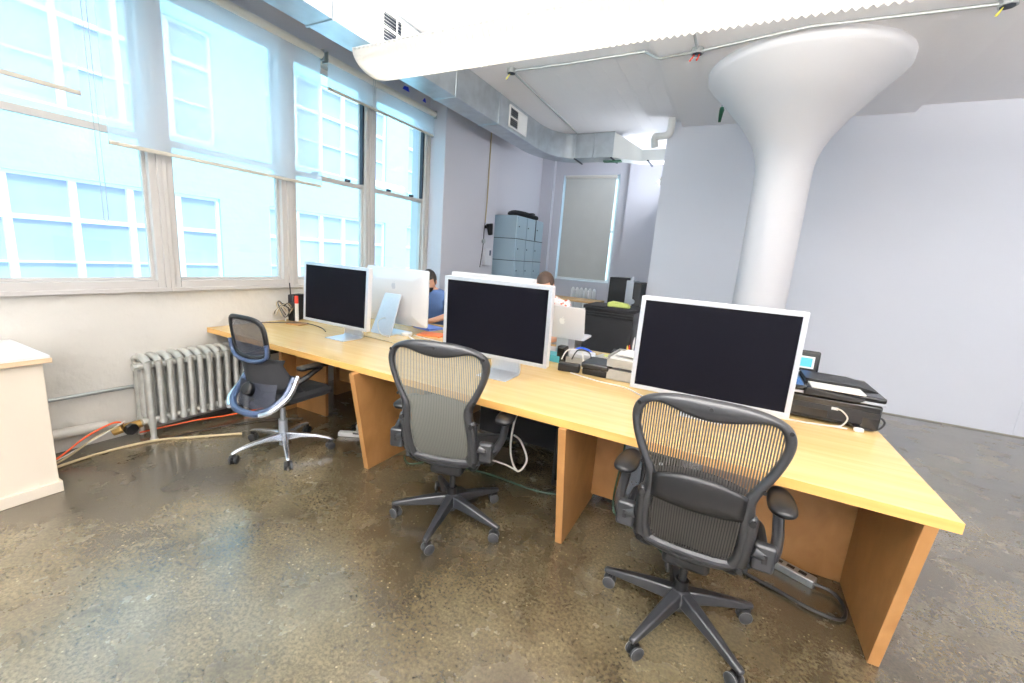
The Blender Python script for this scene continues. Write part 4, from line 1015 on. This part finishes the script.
# ------------------------------------------------------------------ under the desk
def tower(label, x, y, w_, d_, h_, rz=0, m='black'):
    t = thing('computer_tower', label, 'computer', (x, y, 0), rz, 'computer towers under the desk')
    MB().box(-w_ / 2, w_ / 2, -d_ / 2, d_ / 2, .0, h_).build('case', m, t, bevel=.008)
    MB().box(-w_ / 2 + .02, w_ / 2 - .02, -d_ / 2 - .004, -d_ / 2, .05, h_ - .03).build('front_panel', 'blackg', t, bevel=.002)
    MB().cyl((0, -d_ / 2 - .006, h_ - .08), (0, -d_ / 2 - .003, h_ - .08), .012).build('power_button', 'blade', t)
    return t
tower('black computer tower left of the middle board leg, under the desk', -.79, 2.75, .2, .45, .45)
tower('black computer tower under the left end of the desk', -2.42, 2.85, .2, .45, .43, .15)
tower('black computer tower behind the nearest chair, under the desk', -.22, 2.8, .22, .45, .42)
sbx = mono(MB().box(-.5, .3, -.02, .02, .02, .62), 'black_sheet', 'blackfab', 'upright black sheet under the desk behind the middle chair', 'cloth', None, (-1.25, 3.02, 0), 0)  # thin black sheet at the back of the middle bay
cable([(-.98, 2.2, .70), (-1.02, 2.15, .55), (-1.03, 2.15, .35), (-.97, 2.14, .25), (-.92, 2.15, .33), (-.98, 2.18, .42), (-1.04, 2.2, .44)], .006, 'cablew', 'grey-white cable hanging in a loop below the desk edge')
cable([(-.97, 2.14, .25), (-1.05, 2.12, .28), (-1.16, 2.1, .29), (-1.22, 2.08, .3)], .005, 'cablew', 'short white cable end sticking out below the desk')
cable([(-.42, 2.47, .7), (-.43, 2.47, .4), (-.45, 2.45, .1), (-.4, 2.4, .008), (-.2, 2.3, .008), (-.02, 2.1, .008)], .006, 'cableg', 'dark green cable hanging down beside the brace board')
cable([(-1.95, 2.4, .008), (-1.75, 2.3, .008), (-1.6, 2.35, .008), (-1.3, 2.4, .008), (-.9, 2.4, .008), (-.6, 2.55, .008)], .006, 'cableg', 'green cable on the floor behind the middle chair')
cable([(-1.96, 2.28, .008), (-1.85, 2.2, .008), (-1.78, 2.28, .008), (-1.86, 2.36, .008), (-1.7, 2.44, .008)], .005, 'cableg', 'green cable looped on the floor by the left board leg')
for k in range(5):
    pts = [(-2.45 + .13 * math.cos(j * 1.25 + k) + .05 * k, 2.4 + .12 * math.sin(j * 1.25 + k), .012 + .012 * k + .05 * abs(math.sin(j + k))) for j in range(9)]
    cable(pts, .006, ('cablek', 'cablew', 'cablek', 'cableb', 'cablew')[k], ['black cable at the bottom of the heap under the left desk bay', 'white cable coiled in the heap under the left desk bay', 'black cable coiled in the heap under the left desk bay', 'beige cable in the heap under the left desk bay', 'white cable on top of the heap under the left desk bay'][k], group='cable heap under the left desk bay')
ps2 = thing('power_strip', 'pale power strip in the cable heap under the left of the desk', 'power strip', (-2.52, 2.30, .0), .5)
MB().box(-.1, .1, -.025, .025, .0, .035).build('body', 'white', ps2, bevel=.006)
ps = thing('power_strip', 'long grey power strip on the floor against the right wooden panel', 'power strip', (.47, 2.44, 0), -.42)
MB().box(-.13, .13, -.03, .03, 0, .04).build('body', 'emt', ps, bevel=.005)
for k in range(4): MB().box(-.11 + k * .055, -.075 + k * .055, -.012, .012, .04, .0415).build('socket', 'black', ps)
cable([(.58, 2.38, .02), (.66, 2.36, .02), (.69, 2.28, .012), (.66, 2.19, .01), (.55, 2.19, .01), (.42, 2.24, .01), (.26, 2.3, .01), (.14, 2.38, .02)], .009, 'cablek', 'thick black cable looping on the floor beside the power strip')
mono(MB().box(-.03, .03, -.035, .035, 0, .05), 'power_adapter', 'black', 'black plug block on the floor left of the long power strip', 'power adapter', None, (.25, 2.38, 0), .2, bevel=.008)

# ------------------------------------------------------------------ far corner: lockers, bag, cabinets
lk = thing('locker_cabinet', 'pale blue-grey stack of square lockers in the far corner', 'lockers', (-3.41, 6.3, 0), 0)
cell = .335
# rows
MB().box(-.24, .19, -.02, 1.02, 0, 2.15).build('carcass', 'locker', lk, bevel=.004)
for r in range(6):
    z0 = .03 + r * .352
    for c in range(3):
        y0 = 0 + c * .34
        if r == 5 and c == 2: y0 += .03
        d = MB().box(.19, .205, y0 + .006, y0 + .33 - (.03 if (r == 5 and c == 2) else 0), z0 + .006, z0 + .345).build('door', 'locker', lk, bevel=.003)
        MB().cyl((.205, y0 + .045, z0 + .19), (.215, y0 + .045, z0 + .19), .01, n=10).build('lock', 'dark', d)
    MB().box(-.245, .208, -.025, 1.025, z0 - .006, z0 + .004).build('shelf_edge', 'dark', lk)
MB().box(.2, .206,   .672, .70, 1.8, 2.14).build('dark_gap', 'dark', lk)
bgm = thing('bag', 'long black case lying on top of the lockers', 'bag', (-3.38, 6.85, 2.155), 0)
P = []
for k in range(11):
    f_ = k / 10; yy = -.42 + .8 * f_; hh = .11 - .03 * abs(f_ - .4); xw = .14
    if k in (0, 10): hh *= .6; xw *= .7
    P.append([(xw * math.cos(a), yy, hh / 2 + hh / 2 * math.sin(a)) for a in [2 * PI * q / 12 for q in range(12)]])
vs = [q for r_ in P for q in r_]
MB().add(vs, [(i * 12 + k, i * 12 + (k + 1) % 12, (i + 1) * 12 + (k + 1) % 12, (i + 1) * 12 + k) for i in range(10) for k in range(12)] + [tuple(range(12)), tuple(120 + k for k in range(12))]).build('case_body', 'blackfab', bgm)
MB().tube(smooth_path([(.13, -.1, .07), (.17, -.03, .08), (.17, .05, .08), (.13, .12, .07)], 4), .012, 6).build('handle', 'black', bgm)

fc = thing('filing_cabinet', 'wide black cabinet behind the desk with ribbed top edge', 'cabinet', (-1.26, 5.0, 0))
MB().box(-.29, .30, 0, .5, 0, .96).build('carcass', 'black', fc, bevel=.006)
MB().box(-.31, .32, -.02, .52, .96, 1.0).build('top', 'blackfab', fc, bevel=.006)
MB().box(-.28, .29, -.012, 0, .06, .87).build('door', 'blackfab', fc, bevel=.004)
for z in (.89, .92): MB().box(-.28, .29, -.008, 0, z, z + .012).build('rib', 'graph', fc, bevel=.002)
mono(MB().prism([(-.13, 0), (.13, 0), (.13, .03), (.1, .055), (-.08, .07), (-.13, .05)], 'y', -.05, .05), 'yellow_pouch', 'ygreen', 'yellow-green pouch lying on the black filing cabinet', 'pouch', None, (-1.17, 5.1, 1.0), 0, bevel=.012)
bt = thing('tall_black_case', 'tall black machine with a silver stripe in the far corner', 'machine', (-1.40, 6.2, 0))
MB().box(-.20, .05, 0, .4, 0, 1.32).build('body', 'black', bt, bevel=.01)
MB().box(.05, .15, -.01, .4, .0, 1.29).build('silver_stripe', 'blade', bt, bevel=.004)
MB().box(.15, .26, .0, .4, 0, 1.27).build('side_body', 'graph', bt, bevel=.01)
MB().tube(smooth_path([(-.02, -.02, .93), (.05, -.05, .94), (.14, -.03, .93)], 4), .016, 8).build('handle', 'blade', bt)
MB().cyl((.16, -.01, 1.0), (.16, -.03, 1.0), .035).build('knob', 'blade', bt)
MB().cyl((.1, .1, 1.29), (.1, .1, 1.34), .025).build('cap', 'blade', bt)
r2 = thing('radiator', 'small pale blue-lit radiator below the far shaded window', 'radiator', (-2.56, 8.0, 0))
for i in range(6):
    x_ = -.2 + i * .085; s_ = MB()
    for yo in (-.05, .05): s_.tube([(x_, yo, .3), (x_, yo, .95)], .025, 8)
    s_.tube([(x_, -.06, .95), (x_, 0, .99), (x_, .06, .95)], .026, 8); s_.tube([(x_, -.06, .3), (x_, 0, .27), (x_, .06, .3)], .026, 8)
    if i in (0, 5):
        for yo in (-.05, .05): s_.tube([(x_, yo, .3), (x_, yo, 0)], .02, 8)
    s_.build('section', 'fwhite', r2)
sh = thing('side_table', 'low light-wood counter in front of the far radiator', 'counter', (-2.35, 6.5, 0))
MB().box(-.55, .5, 0, .5, .87, .90).build('top', 'woodshelf', sh, bevel=.003)
for sx in (-.52, .46): MB().box(sx, sx + .04, .02, .48, 0, .87).build('side_panel', 'woodshelf', sh, bevel=.002)
bl = mono(MB().lathe([(.03, 0), (.045, .02), (.048, .1), (.03, .14), (.015, .17), (.015, .2)], (0, 0, 0), 16), 'bottle', 'locker', 'small pale blue bottle on the wood counter near the far window', 'bottle', None, (-2.72, 6.65, .90))

# ------------------------------------------------------------------ people on the far side of the desk
def skin_mesh(name, nodes, edges, m, parent, sub=2):
    me = bpy.data.meshes.new(name); me.from_pydata([n[0] for n in nodes], edges, []); me.update()
    o = bpy.data.objects.new(name, me); COL.objects.link(o)
    sm = o.modifiers.new('skin', 'SKIN'); sm.use_smooth_shade = True
    for i, n in enumerate(nodes):
        r = n[1]; r = r if isinstance(r, tuple) else (r, r)
        me.skin_vertices[0].data[i].radius = r
    me.skin_vertices[0].data[0].use_root = True
    s_ = o.modifiers.new('sub', 'SUBSURF'); s_.levels = sub; s_.render_levels = sub
    me.materials.append(MT[m] if isinstance(m, str) else m); o.parent = parent
    return o
def ellipsoid(mb, c, r, n=16, m=10, cut=None):
    P = []
    for i in range(m + 1):
        a = -PI / 2 + PI * i / m
        P.append([(c[0] + r[0] * math.cos(a) * math.cos(2 * PI * k / n), c[1] + r[1] * math.cos(a) * math.sin(2 * PI * k / n), c[2] + r[2] * math.sin(a)) for k in range(n + 1)])
    return mb.grid(P)
def person(label, x, y, rz, hair, top, lean=.12, headz=1.2, beard=False, drop=.24):
    """seated, facing local -y, looking down at the desk"""
    t = thing('person', label, 'person', (x, y, 0), rz)
    # continuous body: pelvis root, torso, neck, arms, legs with hands
    hy = -lean
    sz = headz - drop
    nodes = [((0, .12, .52), (.16, .12)), ((0, .10, .66), (.14, .10)), ((0, .04, .82), (.155, .11)), ((0, hy + .02, sz - .04), (.15, .09)), ((0, hy - .01, sz + .04), .06), ((0, hy - .05, sz + .08), .052),
             ((.17, hy + .02, sz - .03), .055), ((.235, hy - .02, sz - .15), .045), ((.25, hy - .12, .82), .038), ((.15, hy - .3, .785), .032), ((.09, hy - .37, .775), .024),
             ((-.17, hy + .02, sz - .03), .055), ((-.235, hy - .02, sz - .15), .045), ((-.25, hy - .12, .82), .038), ((-.13, hy - .3, .785), .032), ((-.06, hy - .36, .775), .024),
             ((.1, .06, .52), .085), ((.11, -.3, .53), .065), ((.11, -.33, .3), .05), ((.11, -.31, .08), .038), ((.11, -.42, .04), .035),
             ((-.1, .06, .52), .085), ((-.11, -.3, .53), .065), ((-.11, -.33, .3), .05), ((-.11, -.31, .08), .038), ((-.11, -.42, .04), .035)]
    edges = [(0, 1), (1, 2), (2, 3), (3, 4), (4, 5), (3, 6), (6, 7), (7, 8), (8, 9), (9, 10), (3, 11), (11, 12), (12, 13), (13, 14), (14, 15), (0, 16), (16, 17), (17, 18), (18, 19), (19, 20), (0, 21), (21, 22), (22, 23), (23, 24), (24, 25)]
    skin_mesh('body', nodes, edges, 'skin', t)
    # shirt over torso and upper arms
    def g(n, k): return (n[0], tuple(a + k for a in n[1]) if isinstance(n[1], tuple) else n[1] + k)
    sn = [g(nodes[i], .024) for i in (0, 1, 2, 3, 6, 7, 11, 12)] + [((0, hy + .005, sz + .035), .088)]
    sn[4] = (sn[4][0], .082); sn[6] = (sn[6][0], .082); sn[5] = (sn[5][0], .068); sn[7] = (sn[7][0], .068)
    skin_mesh('shirt', sn, [(0, 1), (1, 2), (2, 3), (3, 4), (4, 5), (3, 6), (6, 7), (3, 8)], top, t)
    tn = [g(nodes[i], .012) for i in (0, 16, 17, 18, 19, 21, 22, 23, 24)]
    skin_mesh('trousers', tn, [(0, 1), (1, 2), (2, 3), (3, 4), (0, 5), (5, 6), (6, 7), (7, 8)], 'trouser', t)
    for s in (-1, 1): MB().prism(rrect(.09, .26, .035), 'z', 0, .075).build('shoe', 'black', t, bevel=.02).location = (s * .11, -.38, 0)
    hd = (0, hy - .08, headz)
    Rx = Matrix.Translation(hd) @ Matrix.Rotation(.45, 4, 'X')
    h = MB(); ellipsoid(h, (0, 0, 0), (.074, .093, .112), 20, 14); ellipsoid(h, (0, -.035, -.06), (.052, .058, .055), 16, 8)
    h.tube([(0, -.088, .012), (0, -.108, -.018), (0, -.092, -.028)], [.008, .014, .01], 8)
    ellipsoid(h, (.075, .005, -.008), (.012, .02, .032), 10, 6); ellipsoid(h, (-.075, .005, -.008), (.012, .02, .032), 10, 6)
    h.tube([(0, .0, -.09), (0, .03, -.16)], .05, 12)
    h.v = [tuple(Rx @ Vector(v)) for v in h.v]; ho = h.build('head', 'skin', t)
    ey = MB()
    for s in (-1, 1): ellipsoid(ey, (s * .03, -.083, .014), (.009, .004, .004), 8, 6)
    ey.v = [tuple(Rx @ Vector(v)) for v in ey.v]; ey.build('eyes', 'black', ho)
    mo = MB().box(-.022, .022, -.096, -.088, -.056, -.05); mo.v = [tuple(Rx @ Vector(v)) for v in mo.v]; mo.build('mouth', 'red', ho, bevel=.002)
    ha = MB(); P = []
    for i in range(11):
        a = -.45 + (PI / 2 + .45) * i / 10
        row = []
        for k in range(25):
            b_ = 2 * PI * k / 24; cy = math.sin(b_)
            lo = a if cy > -.35 else max(a, .36)
            row.append((.083 * math.cos(lo) * math.cos(b_), .006 + .102 * math.cos(lo) * math.sin(b_), .012 + .116 * math.sin(lo)))
        P.append(row)
    ha.grid(P); ha.v = [tuple(Rx @ Vector(v)) for v in ha.v]; ha.build('hair', hair, ho)
    if beard:
        be = MB(); ellipsoid(be, (0, -.042, -.066), (.055, .058, .05), 14, 8); be.v = [tuple(Rx @ Vector(v)) for v in be.v]; be.build('beard', 'hair', ho)
    return t
person('person in a blue shirt with short dark hair, bent behind the silver computer', -3.02, 3.95, .35, 'hair', 'shirt', .12, 1.175, True, .13)
person('brown-haired person in an orange and white patterned shirt behind the middle monitor', -1.56, 3.88, .0, 'brownhair', 'floral', .08, 1.265, False, .15)
for (x, y, lab) in ((-3.02, 4.07, 'black round stool under the person in the blue shirt'), (-1.56, 4.0, 'black round stool under the person in the patterned shirt')):
    st = thing('stool', lab, 'stool', (x, y, 0), 0, 'stools on the far side of the desk')
    MB().cyl((0, 0, .38), (0, 0, .425), .18, .18, 28).build('seat', 'blackfab', st, bevel=.015)
    MB().cyl((0, 0, .03), (0, 0, .38), .025, n=12).build('post', 'black', st)
    MB().lathe([(.2, 0), (.2, .012), (.05, .035), (.03, .05)], (0, 0, 0), 28).build('foot_plate', 'black', st)
